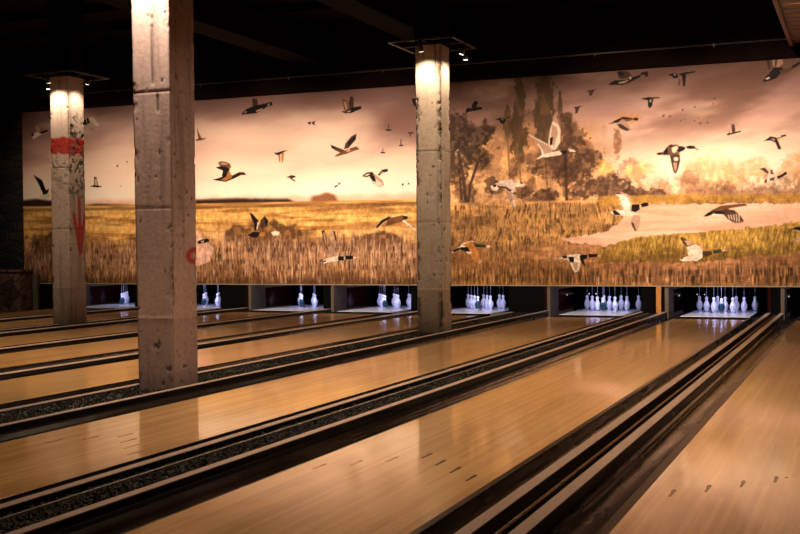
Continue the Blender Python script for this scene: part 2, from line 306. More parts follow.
# mural outlines, millimetres on the wall (x, z)
BIRDS = [
 (0,(-15757,3695,-15660,3709,-15604,3572,-15721,3551)),
 (1,(-15868,3508,-15759,3568,-15469,3603,-15431,3563,-15615,3515,-15801,3431)),
 (2,(-15662,3575,-15430,3613,-15422,3574,-15591,3533)),
 (2,(-15857,3534,-15784,3561,-15800,3504,-15848,3487)),
 (2,(-15825,2710,-15592,2584,-15467,2303,-15571,2292,-15689,2518)),
 (1,(-15667,2274,-15422,2371,-15382,2218,-15599,2189)),
 (2,(-15588,2334,-15413,2412,-15467,2303,-15571,2285)),
 (2,(-14575,3842,-14474,3761,-14430,3661,-14531,3674)),
 (1,(-14427,3807,-14279,3811,-14126,3630,-14209,3619,-14336,3716)),
 (2,(-14446,3797,-14399,3795,-14373,3699,-14429,3683)),
 (0,(-14384,3625,-14255,3581,-14238,3516,-14362,3545)),
 (3,(-14286,2613,-14226,2603,-14183,2425,-14284,2429)),
 (1,(-14264,2567,-14227,2566,-14211,2434,-14257,2435)),
 (2,(-14391,2424,-14289,2444,-14082,2415,-14174,2395,-14289,2406)),
 (3,(-13738,2822,-13684,2827,-13694,2790,-13730,2791)),
 (3,(-13512,2887,-13458,2892,-13467,2863)),
 (3,(-13664,2417,-13618,2416,-13628,2394)),
 (4,(-10623,3956,-10510,3949,-10495,3822,-10600,3807)),
 (2,(-10862,3674,-10747,3766,-10584,3816,-10342,3848,-10271,3816,-10384,3738,-10545,3677,-10748,3674)),
 (0,(-10545,3726,-10403,3767,-10384,3738,-10521,3697)),
 (0,(-10813,3699,-10747,3731,-10731,3702)),
 (2,(-10342,3834,-10294,3859,-10198,3874,-10183,3810,-10283,3788)),
 (0,(-10286,3837,-10246,3849,-10239,3807,-10279,3795)),
 (3,(-11846,3476,-11789,3348,-11740,3263,-11812,3244)),
 (3,(-11875,3247,-11748,3270,-11622,3257,-11749,3227,-11859,3218)),
 (3,(-11386,2782,-11315,2808,-11212,2796,-11113,2750,-11089,2671,-11213,2690,-11337,2719)),
 (2,(-11429,2698,-11316,2715,-11172,2688,-11114,2658,-11207,2497,-11298,2529,-11272,2628,-11379,2667)),
 (2,(-11508,2461,-11319,2501,-11173,2582,-11071,2528,-10918,2587,-10812,2583,-10764,2532,-10886,2529,-11030,2470,-11217,2412,-11383,2439)),
 (5,(-11139,2644,-11067,2485,-11217,2433,-11324,2451,-11207,2511)),
 (4,(-10918,2573,-10820,2569,-10804,2540,-10894,2543)),
 (0,(-11353,2766,-11253,2784,-11150,2744,-11254,2734)),
 (2,(-10163,2923,-10095,2920,-9996,2944,-9869,2959,-9956,2922,-10068,2870,-10123,2887)),
 (5,(-10076,2878,-10028,2879,-10022,2750,-10054,2744)),
 (5,(-10004,2910,-9949,2907,-9975,2727,-10006,2763)),
 (4,(-9915,2454,-9804,2492,-9718,2475,-9711,2447,-9805,2436)),
 (2,(-9820,2479,-9726,2475,-9726,2448,-9805,2457)),
 (4,(-9844,2438,-9785,2436,-9704,2371,-9743,2372)),
 (3,(-8737,3842,-8647,3792,-8599,3625,-8706,3631)),
 (0,(-8713,3796,-8663,3770,-8632,3642,-8681,3652)),
 (4,(-8576,3876,-8518,3851,-8508,3657,-8599,3625,-8618,3745)),
 (2,(-8764,3612,-8682,3615,-8508,3672,-8369,3686,-8353,3641,-8567,3571,-8690,3575)),
 (0,(-8657,3606,-8566,3623,-8583,3587,-8649,3587)),
 (2,(-9455,3447,-9378,3458,-9396,3406,-9430,3416)),
 (2,(-9361,3450,-9281,3468,-9319,3429,-9286,3389,-9353,3412)),
 (4,(-8988,3018,-8896,2984,-8706,2909,-8752,2851,-8876,2901,-8967,2957)),
 (4,(-8460,3195,-8473,3092,-8623,2942,-8714,2924,-8688,3023,-8571,3148)),
 (6,(-8473,3166,-8498,3100,-8623,2979,-8639,3040)),
 (3,(-8919,2805,-8773,2878,-8607,2934,-8463,2965,-8402,2910,-8492,2892,-8670,2836,-8857,2799)),
 (0,(-8681,2922,-8599,2934,-8583,2881,-8657,2869)),
 (2,(-8988,3018,-8905,2984,-8872,2938,-8955,2957)),
 (0,(-8243,2489,-8122,2463,-7962,2340,-7923,2250,-8024,2217,-8132,2279,-8212,2392)),
 (1,(-8164,2346,-8083,2358,-7955,2273,-8020,2231,-8100,2271)),
 (2,(-8366,2423,-8264,2487,-8154,2494,-8130,2449,-8265,2401)),
 (1,(-8325,2433,-8252,2464,-8179,2465,-8260,2424)),
 (2,(-8220,2430,-8122,2437,-8083,2307,-8148,2331)),
 (2,(-8050,2438,-7960,2527,-7856,2535,-7856,2487,-7953,2472,-8026,2416)),
 (0,(-8034,2438,-7968,2495,-7920,2493,-7993,2444)),
 (4,(-7835,3340,-7819,3339,-7824,3237,-7840,3238)),
 (2,(-7896,3241,-7765,3234,-7793,3214,-7873,3217)),
 (2,(-7460,3168,-7350,3162,-7350,3144,-7460,3146)),
 (4,(-7421,3151,-7397,3150,-7406,3085,-7425,3094)),
 (4,(-7596,3051,-7580,3050,-7589,2948,-7608,2949)),
 (2,(-7640,2954,-7545,2950,-7565,2929,-7628,2935)),
 (4,(-7948,2905,-7936,2905,-7941,2839,-7957,2840)),
 (2,(-8005,2842,-7893,2837,-7917,2816,-7981,2819)),
 (2,(-8921,2251,-8863,2287,-8846,2264,-8905,2228)),
 (2,(-8846,2301,-8804,2326,-8792,2307,-8830,2275)),
 (2,(-7588,2262,-7548,2268,-7552,2232,-7580,2232)),
 (2,(-7473,2273,-7438,2275,-7446,2247,-7465,2244)),
 (2,(-7379,3759,-7305,3755,-7306,3610,-7345,3648)),
 (2,(-10701,1825,-10628,1782,-10509,1656,-10527,1491,-10600,1471,-10607,1605,-10662,1712)),
 (1,(-10533,1639,-10501,1631,-10535,1491,-10556,1491)),
 (4,(-10469,1666,-10371,1748,-10300,1652,-10333,1548,-10430,1510,-10478,1567)),
 (2,(-10387,1741,-10300,1652,-10333,1555,-10365,1601)),
 (2,(-10747,1395,-10617,1457,-10480,1441,-10529,1350,-10638,1344)),
 (5,(-10488,1441,-10367,1453,-10384,1362,-10480,1371)),
 (1,(-10247,1438,-10155,1464,-10064,1442,-10072,1386,-10196,1374)),
 (2,(-11862,1288,-11734,1329,-11616,1335,-11596,1281,-11693,1257,-11854,1237)),
 (0,(-11786,1294,-11709,1307,-11718,1264,-11778,1258)),
 (4,(-9192,1448,-9126,1473,-9078,1291,-9066,1089,-9130,1177)),
 (0,(-9156,1409,-9127,1421,-9093,1258,-9087,1141,-9122,1226)),
 (0,(-9033,1404,-8974,1484,-8917,1435,-8883,1223,-8913,1126,-8991,1251)),
 (4,(-8953,1451,-8910,1431,-8883,1249,-8919,1282)),
 (0,(-9058,1154,-8985,1186,-8850,990,-9053,958)),
 (1,(-9225,868,-9089,952,-8854,987,-8851,893,-9036,874,-9163,848)),
 (2,(-9206,881,-9108,913,-9090,894,-9185,861)),
 (2,(-8861,983,-8739,983,-8740,911,-8851,899)),
 (6,(-8721,989,-8557,991,-8550,930,-8711,921)),
 (1,(-8742,983,-8717,983,-8711,918,-8736,915)),
 (1,(-8550,969,-8482,959,-8543,930)),
 (0,(-8103,1509,-7997,1634,-7840,1701,-7772,1675,-7932,1570,-8065,1470)),
 (2,(-8103,1496,-7987,1622,-7841,1682,-7799,1656,-7946,1589,-8065,1489)),
 (3,(-7855,1651,-7582,1706,-7490,1682,-7584,1589,-7773,1545,-7912,1515)),
 (2,(-7572,1683,-7477,1691,-7477,1637,-7549,1620)),
 (1,(-7590,1602,-7552,1620,-7313,1439,-7323,1418)),
 (0,(-7484,1675,-7382,1654,-7362,1629,-7464,1637)),
 (2,(-6372,3516,-6316,3539,-6248,3515,-6146,3542,-6064,3531,-6071,3499,-6214,3475,-6290,3473,-6372,3445)),
 (2,(-6268,3575,-6199,3655,-6148,3626,-6176,3524,-6255,3503)),
 (2,(-5843,3306,-5742,3333,-5642,3296,-5693,3222,-5743,3243,-5769,3290)),
 (4,(-5649,3334,-5569,3355,-5569,3336,-5642,3302)),
 (0,(-5742,3314,-5689,3304,-5709,3286)),
 (1,(-4829,3239,-4727,3162,-4695,3082,-4703,2863,-4794,2735,-4878,2758,-4910,2872,-4876,3091)),
 (0,(-4839,3168,-4759,3117,-4741,3022,-4810,2805,-4871,2871)),
 (0,(-5254,3031,-5182,2992,-4923,2848,-4811,2705,-4989,2681,-5047,2778,-5143,2915)),
 (1,(-5254,3031,-5182,2992,-4923,2848,-4891,2809,-5150,2953,-5231,2995)),
 (1,(-4989,2681,-4707,2732,-4628,2703,-4698,2653,-4892,2629,-5022,2625,-5113,2591,-5028,2663)),
 (1,(-5111,2856,-5072,2855,-4995,2734,-4982,2671,-5028,2619,-5113,2591,-5021,2672,-5040,2758)),
 (6,(-4877,2946,-4828,2963,-4839,2838,-4884,2815)),
 (2,(-4717,2726,-4599,2727,-4583,2682,-4666,2667)),
 (1,(-4570,2751,-4474,2734,-4430,2695,-4538,2699)),
 (1,(-5934,2172,-5819,2223,-5718,2262,-5567,2273,-5491,2213,-5385,2226,-5307,2172,-5393,2140,-5502,2146,-5479,2063,-5536,2039,-5652,2132,-5779,2135,-5820,2079,-5904,2094)),
 (4,(-5819,2175,-5652,2151,-5552,2087,-5586,2056,-5665,2122,-5799,2142)),
 (0,(-5685,2113,-5552,2052,-5488,1814,-5535,1790,-5620,1939)),
 (1,(-5553,2023,-5526,2023,-5488,1820,-5515,1802)),
 (2,(-5900,2190,-5832,2201,-5833,2156,-5880,2151)),
 (2,(-5405,2220,-5359,2218,-5359,2193,-5399,2194)),
 (1,(-6650,1029,-6574,1095,-6442,1193,-6280,1240,-6245,1215,-6420,1168,-6499,1102,-6632,1021)),
 (5,(-6442,1176,-6280,1232,-6220,1141,-6135,976,-6084,869,-6141,828,-6270,915,-6325,1060,-6455,1123)),
 (0,(-6161,935,-6101,894,-6102,845,-6162,845)),
 (1,(-6499,1135,-6420,1159,-6282,1026,-6334,1002)),
 (6,(-6482,1127,-6359,1126,-6308,1043,-6421,1052,-6508,1094)),
 (2,(-6640,1062,-6526,1119,-6482,1094,-6614,1037)),
 (3,(-6271,1216,-6211,1198,-6194,1133,-6229,1141)),
 (7,(-6228,1190,-6030,1168,-6017,1119,-6203,1133)),
 (2,(-6229,1158,-6030,1139,-6030,1119,-6203,1129)),
 (1,(-6021,1151,-5931,1138,-6009,1110)),
 (0,(-4856,920,-4754,936,-4652,943,-4570,966,-4652,911,-4815,896)),
 (1,(-4754,920,-4570,982,-4376,993,-4361,906,-4403,708,-4471,680,-4539,823,-4603,903)),
 (0,(-4514,855,-4409,866,-4435,720,-4475,712)),
 (6,(-4579,947,-4481,946,-4482,855,-4555,855)),
 (2,(-4692,959,-4603,967,-4595,927,-4660,919)),
 (6,(-4389,965,-4328,985,-4248,976,-4265,917,-4321,902,-4282,775,-4313,807,-4377,886)),
 (6,(-4236,996,-4089,987,-4081,944,-4229,933)),
 (0,(-4089,975,-4010,963,-4081,940)),
 (4,(-3745,3985,-3561,3972,-3495,3891,-3654,3850,-3715,3876)),
 (2,(-3901,3769,-3839,3814,-3777,3840,-3593,3837,-3470,3875,-3349,3909,-3361,3867,-3532,3793,-3655,3753,-3793,3768)),
 (0,(-3716,3806,-3608,3823,-3532,3830,-3624,3781,-3716,3781)),
 (1,(-3538,3879,-3513,3878,-3513,3835,-3532,3836)),
 (2,(-3361,3934,-3243,3950,-3237,3871,-3280,3862,-3288,3905,-3334,3890)),
 (2,(-3730,3978,-3653,3973,-3623,3916,-3700,3906)),
 (4,(-4258,3696,-4088,3719,-4126,3694,-4164,3613,-4208,3612,-4208,3671)),
 (4,(-4475,3439,-4310,3460,-4367,3432,-4406,3341,-4444,3331,-4443,3406)),
 (3,(-3905,3126,-3781,3174,-3664,3233,-3505,3212,-3475,3179,-3612,3150,-3658,3153)),
 (0,(-3751,3142,-3658,3198,-3597,3165,-3506,3004,-3592,2990,-3705,3048,-3766,3112)),
 (4,(-3745,3114,-3689,3124,-3537,3018,-3598,3002,-3690,3044)),
 (2,(-3812,3167,-3704,3210,-3670,3190,-3744,3145)),
 (2,(-3689,3234,-3566,3221,-3535,3201,-3646,3201)),
 (2,(-3484,3204,-3414,3207,-3395,3181,-3414,3161,-3475,3170)),
 (0,(-3841,1998,-3758,2014,-3665,2002,-3543,1943,-3495,1798,-3508,1627,-3667,1642,-3713,1803,-3752,1943)),
 (1,(-3789,1974,-3665,1971,-3574,1907,-3538,1799,-3545,1652,-3637,1666,-3673,1802,-3715,1926)),
 (4,(-3838,1997,-3727,2000,-3665,1980,-3739,1970)),
 (1,(-3865,1684,-3790,1719,-3514,1676,-3386,1627,-3408,1606,-3791,1620,-3837,1646)),
 (2,(-3837,1695,-3790,1713,-3714,1656,-3698,1628,-3800,1627)),
 (2,(-3513,1792,-3391,1802,-3386,1710,-3459,1669,-3520,1694)),
 (6,(-3373,1801,-3300,1824,-3249,1816,-3240,1768,-3346,1746)),
 (0,(-3490,1626,-3374,1624,-3387,1459,-3437,1350,-3515,1455,-3527,1523)),
 (4,(-3527,1511,-3485,1492,-3440,1356,-3470,1369,-3515,1455)),
 (2,(-2924,3869,-2844,3888,-2776,3877,-2753,3810,-2829,3809,-2859,3847)),
 (1,(-2829,3869,-2799,3873,-2806,3843)),
 (2,(-2758,3864,-2681,3889,-2491,3899,-2488,3881,-2635,3861,-2653,3671,-2685,3673,-2699,3836)),
 (3,(-2753,3792,-2720,3789,-2730,3679,-2765,3690)),
 (2,(-3358,3513,-3234,3530,-3165,3523,-3159,3486,-3175,3390,-3214,3347,-3244,3388,-3244,3479)),
 (4,(-3171,3523,-3057,3522,-3051,3504,-3159,3498)),
 (0,(-3219,3490,-3183,3493,-3190,3439,-3214,3447)),
 (4,(-2708,3309,-2678,3307,-2682,3280,-2705,3281)),
 (3,(-2520,3337,-2485,3341,-2482,3320,-2514,3318)),
 (4,(-2214,3452,-2177,3456,-2180,3436,-2212,3435)),
 (3,(-2241,3359,-2212,3375,-2200,3363,-2229,3349)),
 (3,(-3023,3206,-2993,3240,-2966,3233,-2999,3192)),
 (3,(-2916,3203,-2880,3222,-2868,3197,-2904,3181)),
 (3,(-2741,3130,-2709,3135,-2712,3111,-2738,3112)),
 (3,(-2685,3145,-2647,3143,-2656,3120)),
 (3,(-2533,3113,-2492,3120,-2498,3093)),
 (3,(-2468,3155,-2430,3155,-2442,3135)),
 (3,(-2437,3081,-2399,3079,-2405,3050,-2431,3051)),
 (3,(-2323,3078,-2283,3082,-2291,3050,-2317,3054)),
 (0,(-2004,3014,-1961,3018,-1933,2898,-1985,2883)),
 (4,(-1938,3028,-1893,3020,-1879,2913,-1933,2892)),
 (2,(-2022,2867,-1962,2894,-1791,2915,-1797,2897,-1905,2873,-1990,2854)),
 (1,(-1967,2900,-1922,2904,-1945,2881)),
 (3,(-3115,2607,-3062,2629,-3009,2632,-2942,2711,-2866,2746,-2771,2742,-2743,2693,-2795,2623,-2724,2605,-2772,2581,-2895,2574,-3086,2587)),
 (2,(-2990,2636,-2928,2711,-2928,2600,-3000,2593)),
 (1,(-2866,2693,-2785,2724,-2762,2679,-2819,2605,-2862,2626)),
 (2,(-2918,2739,-2859,2746,-2852,2717,-2909,2710)),
 (2,(-2748,2717,-2693,2710,-2644,2684,-2682,2642,-2753,2616,-2788,2632)),
 (2,(-2634,2707,-2573,2717,-2512,2707,-2480,2667,-2583,2662,-2632,2674)),
 (4,(-2485,2667,-2429,2653,-2480,2641)),
 (2,(-3115,2612,-3062,2629,-3014,2608,-3086,2589)),
 (4,(-2900,2579,-2741,2585,-2735,2476,-2773,2333,-2807,2267,-2844,2311,-2877,2457)),
 (0,(-2848,2456,-2782,2454,-2792,2358,-2811,2301,-2830,2345)),
 (1,(-2841,2528,-2800,2546,-2763,2525,-2772,2477,-2824,2480)),
 (3,(-2377,1577,-2314,1624,-2235,1682,-2106,1743,-1900,1759,-1734,1771,-1696,1736,-1900,1711,-1977,1697,-2054,1645,-2171,1643,-2301,1581)),
 (2,(-2377,1577,-2301,1640,-2236,1660,-2236,1612,-2314,1579)),
 (1,(-2251,1591,-2210,1617,-2075,1593,-2060,1568,-2210,1577)),
 (2,(-2236,1665,-2054,1656,-2034,1602,-2197,1616)),
 (4,(-2054,1693,-1900,1669,-1798,1566,-1753,1491,-1799,1465,-1901,1467,-2003,1532,-2067,1606)),
 (1,(-2003,1596,-1988,1596,-1962,1537,-1978,1532)),
 (1,(-1962,1601,-1947,1601,-1926,1523,-1942,1518)),
 (1,(-1921,1605,-1906,1605,-1891,1509,-1906,1504)),
 (1,(-1880,1610,-1865,1610,-1855,1495,-1870,1490)),
 (1,(-1839,1614,-1824,1614,-1819,1481,-1834,1476)),
 (0,(-1911,1493,-1893,1493,-1893,1472,-1911,1472)),
 (0,(-1875,1493,-1857,1492,-1857,1471,-1875,1472)),
 (0,(-1839,1492,-1822,1492,-1822,1471,-1840,1471)),
 (0,(-1804,1492,-1786,1491,-1786,1470,-1804,1470)),
 (4,(-1416,4016,-1364,4012,-1348,3851,-1375,3838)),
 (0,(-1333,4024,-1176,4021,-1159,3924,-1265,3836,-1306,3891)),
 (4,(-1275,4023,-1247,4021,-1264,3888,-1286,3890)),
 (2,(-1465,3664,-1417,3739,-1370,3780,-1292,3876,-1182,3868,-1154,3822,-1210,3768,-1265,3700,-1418,3660)),
 (3,(-1209,3826,-1044,3858,-916,3935,-916,3886,-1100,3775,-1210,3739)),
 (2,(-1044,3867,-916,3941,-916,3906,-1012,3847)),
 (1,(-1431,3708,-1370,3733,-1354,3709,-1404,3689)),
 (2,(-1455,2737,-1351,2805,-1268,2784,-1241,2725,-1194,2606,-1236,2596,-1282,2709,-1357,2742)),
 (0,(-1357,2771,-1296,2768,-1280,2732,-1324,2740)),
 (2,(-1202,2810,-1130,2824,-1119,2800,-1185,2789)),
 (4,(-1185,2792,-1268,2772,-1268,2755,-1185,2780)),
 (4,(-1522,2311,-1437,2322,-1375,2245,-1392,2223)),
 (1,(-1442,2107,-1397,2190,-1374,2283,-1337,2309,-1299,2222,-1251,2162,-1300,2100,-1371,2096)),
 (3,(-1361,2282,-1330,2290,-1308,2215,-1348,2212)),
 (3,(-1370,2152,-1290,2172,-1304,2117,-1366,2114)),
 (6,(-1444,2121,-1411,2144,-1415,2088,-1444,2084)),
 (2,(-1259,2181,-1193,2202,-1127,2250,-1107,2217,-1182,2169,-1248,2143)),
 (4,(-2742,1238,-2705,1253,-2652,1220,-2494,1138,-2632,1096,-2700,1156)),
 (0,(-2679,1199,-2605,1198,-2499,1138,-2621,1112)),
 (1,(-2637,1090,-2494,1143,-2390,1061,-2385,927,-2474,873,-2606,909)),
 (0,(-2442,1115,-2400,1126,-2379,1061,-2395,1034)),
 (1,(-2757,896,-2638,944,-2448,913,-2469,865,-2712,866)),
 (2,(-2744,912,-2696,917,-2712,890)),
 (4,(-2395,1018,-2317,1028,-2259,1033,-2233,974,-2317,942,-2390,916)),
 (7,(-2244,1038,-2109,1059,-2091,1010,-2213,985)),
 (2,(-2244,1006,-2135,1021,-2135,1003,-2213,985)),
 (1,(-2098,1043,-2006,1036,-2083,1016)),
 (2,(-1065,1343,-986,1388,-888,1387,-888,1309,-999,1352)),
 (1,(-1011,1342,-937,1330,-925,1314,-996,1331)),
 (0,(-1029,1201,-925,1231,-864,1225,-864,1153,-987,1154)),
]
BIRD_COLOURS = [(184, 142, 114), (224, 192, 166), (34, 22, 18), (112, 74, 50), (84, 56, 40), (176, 114, 60), (20, 14, 12), (70, 84, 62)]
LAND = {
 'sea':[(-16179,2059),(-14148,2031),(-11794,2014),(-9626,1998),(-6863,1973)],
 'tl1':[(-16177,2173),(-15759,2203),(-15348,2152),(-15352,1906),(-16182,1924)],
 'tl2':[(-14643,2013),(-14270,2064),(-13421,2024),(-13326,1953),(-14644,1952)],
 'tl3':[(-11907,2084),(-11125,2093),(-10258,2061),(-9877,2051),(-9689,1972),(-9879,1921),(-11909,1949)],
 'bush':[(-9420,1947),(-9376,2093),(-9212,2107),(-9088,2158),(-8906,2099),(-8827,1933)],
 'water_l':[(-12029,1469),(-11847,1505),(-11715,1311),(-11493,1155),(-11586,888),(-12040,773)],
 'waterR':[(-3380,1801),(-67,1736),(-68,1463),(-924,1464),(-1514,1380),(-2430,1331),(-3384,1247),(-3976,1122),(-4463,1177),(-4718,1263),(-3941,1353),(-3676,1546),(-3576,1740)],
 'bank':[(-4037,1949),(-2427,1937),(-67,1887),(-67,1751),(-1814,1795),(-3381,1785),(-4038,1784)],
 'island':[(-4076,1057),(-3744,1185),(-3383,1279),(-2430,1315),(-1514,1396),(-924,1464),(-68,1509),(-69,1054),(-926,1000),(-2432,851),(-4044,841)],
 'brownw':[(-5416,1067),(-4719,1163),(-4042,1122),(-4044,858),(-4721,860),(-5417,931)],
 'meadow':[(-6864,1868),(-6126,1816),(-5410,1816),(-4038,1833),(-3381,1768),(-3577,1675),(-3742,1415),(-4209,1224),(-5065,1132),(-6871,1079)],
}
# ------------------------------------------------------------------ room shell
def struct(mb, name, mat): return tag(mb.build(name, mat), kind='structure')
XL, XR, YB, YF, ZC = -19.5, 5.5, 20.9, -3.5, 5.15
struct(MB().box(XL, XR, YF, YB, -0.30, -0.16), 'floor', M['black'])
struct(MB().box(XL, XR, YF, Y0 - 0.01, -0.16, 0.0), 'floor_approach', M['approach'])
struct(MB().box(XL, XR, YB, YB + 0.15, -0.3, ZC), 'wall_back', M['wall'])
struct(MB().box(XL - 0.15, XL, YF, YB, -0.3, ZC), 'wall_left', M['wall'])
struct(MB().box(XR, XR + 0.15, YF, YB, -0.3, ZC), 'wall_right', M['wall'])
struct(MB().box(XL, XR, YF - 0.15, YF, -0.3, ZC), 'wall_front', M['wall'])
mb = MB().box(XL, XR, YF, YB, ZC, ZC + 0.2)
for y in np.arange(0, 20, 1.35): mb.box(XL, XR, y, y + 0.09, ZC - 0.14, ZC)
struct(mb, 'ceiling', M['ceiling'])
# wall of rough logs left of the mural, and the dark soffit above the mural
mb = MB().box(XL, -16.09, YWALL + 0.02, YWALL + 0.2, 0.72, ZC)
struct(mb, 'wall_left_of_mural', M['log_wall'])
struct(MB().box(-16.09, XR, YWALL - 0.05, YWALL + 0.12, 4.0, ZC), 'trim_1', M['soffit'])
struct(MB().box(-16.09, 3.2, YWALL - 0.022, YWALL + 0.03, 0.455, 0.472), 'trim_2', M['trim'])
# thin conduit along the soffit
mb = MB().tube((-16.0, YWALL - 0.075, 4.285), (3.2, YWALL - 0.075, 4.285), 0.014, 8)
for x in np.arange(-15.5, 3, 1.9): mb.box(x, x + 0.02, YWALL - 0.09, YWALL - 0.05, 4.25, 4.30)
tag(mb.build('conduit', M['conduit']), 'thin metal conduit running along the dark soffit above the mural', 'conduit')
tag(MB().box(-6.90, -6.40, -2, 18.1, 4.50, ZC - 0.15).build('ceiling_beam', M['beam'], bevel=0.01), 'dark ceiling beam running towards the mural, left of the middle column top', 'beam')
tag(MB().box(-9.6, -9.08, -2, 18.1, 4.50, ZC - 0.15).build('ceiling_beam', M['beam'], bevel=0.01), 'dark ceiling beam showing just right of the big near column top', 'beam')
mb = MB()
mb.box(-1.06, -1.003, 5, 18.12, 4.16, 4.5)
for i in range(44): mb.box(-1.003, 1.4, 5 + i * 0.298, 5 + i * 0.298 + 0.27, 4.20, 4.26)
tag(mb.build('ceiling_panel', M['slat']), 'brown slatted wooden ceiling panel in the top right corner', 'ceiling panel')

# stone plinth and post at the far left
mb = MB(); rr = random.Random(3)
mb.box(-19.4, -15.86, YWALL - 0.42, YWALL - 0.02, -0.16, 0.70)
o = mb.build('stone_plinth', M['stone'], bevel=0.03)
tag(o, 'low rubble stone wall at the far left, below the dark wall', 'stone wall')
cp = MB().box(-19.4, -15.84, YWALL - 0.45, YWALL - 0.02, 0.70, 0.755).build('coping', M['stone'], o, bevel=0.01)
tag(MB().box(-15.80, -15.67, YWALL - 0.10, YWALL - 0.03, -0.16, 0.66).build('wooden_post', M['beige'], bevel=0.005),
    'short pale post beside the stone wall at far left', 'post')
struct(MB().box(-15.67, -14.90, YWALL + 0.0, YWALL + 0.1, -0.16, 0.455), 'trim_3', M['black'])

# ------------------------------------------------------------------ the mural
def hash2(ix, iy, seed):
    h = (ix.astype(np.int64) * 374761393 + iy.astype(np.int64) * 668265263 + seed * 1442695041) & 0xffffffff
    h = ((h ^ (h >> 13)) * 1274126177) & 0xffffffff
    return ((h ^ (h >> 16)) & 0xffff) / 65535.0
def vnoise(x, y, seed=0):
    ix = np.floor(x); iy = np.floor(y); fx = x - ix; fy = y - iy
    fx = fx * fx * (3 - 2 * fx); fy = fy * fy * (3 - 2 * fy)
    a = hash2(ix, iy, seed); b = hash2(ix + 1, iy, seed); c = hash2(ix, iy + 1, seed); d = hash2(ix + 1, iy + 1, seed)
    return (a * (1 - fx) + b * fx) * (1 - fy) + (c * (1 - fx) + d * fx) * fy
def fbm(x, y, seed=0, o=4, g=0.5):
    s = 0; a = 1; t = 0
    for i in range(o):
        s = s + a * vnoise(x * 2 ** i + 17.3 * i, y * 2 ** i + 5.1 * i, seed + i); t += a; a *= g
    return s / t
def sstep(a, b, x):
    t = np.clip((x - a) / (b - a), 0, 1); return t * t * (3 - 2 * t)
def poly_mask(X, Z, pts, soft=0.0):
    """antialiased coverage of a polygon on the grid (X, Z)"""
    pts = np.array(pts, float)
    out = np.zeros(X.shape)
    x0, z0 = pts.min(0) - 0.05; x1, z1 = pts.max(0) + 0.05
    jx = np.where((X[0] >= x0) & (X[0] <= x1))[0]; jz = np.where((Z[:, 0] >= z0) & (Z[:, 0] <= z1))[0]
    if len(jx) == 0 or len(jz) == 0: return out
    sl = (slice(jz[0], jz[-1] + 1), slice(jx[0], jx[-1] + 1))
    gx, gz = X[sl], Z[sl]; acc = np.zeros(gx.shape)
    dx = X[0, 1] - X[0, 0]
    for ox in (-0.33, 0, 0.33):
        for oz in (-0.33, 0, 0.33):
            px = gx + ox * dx; pz = gz + oz * dx; ins = np.zeros(gx.shape, bool)
            j = len(pts) - 1
            for i in range(len(pts)):
                xi, zi = pts[i]; xj, zj = pts[j]
                if zi != zj:
                    c = ((zi > pz) != (zj > pz)) & (px < (xj - xi) * (pz - zi) / (zj - zi) + xi)
                    ins ^= c
                j = i
            acc += ins
    out[sl] = acc / 9.0
    return out
def C3(*c): return np.array(c, float)[None, None, :] / 255.0

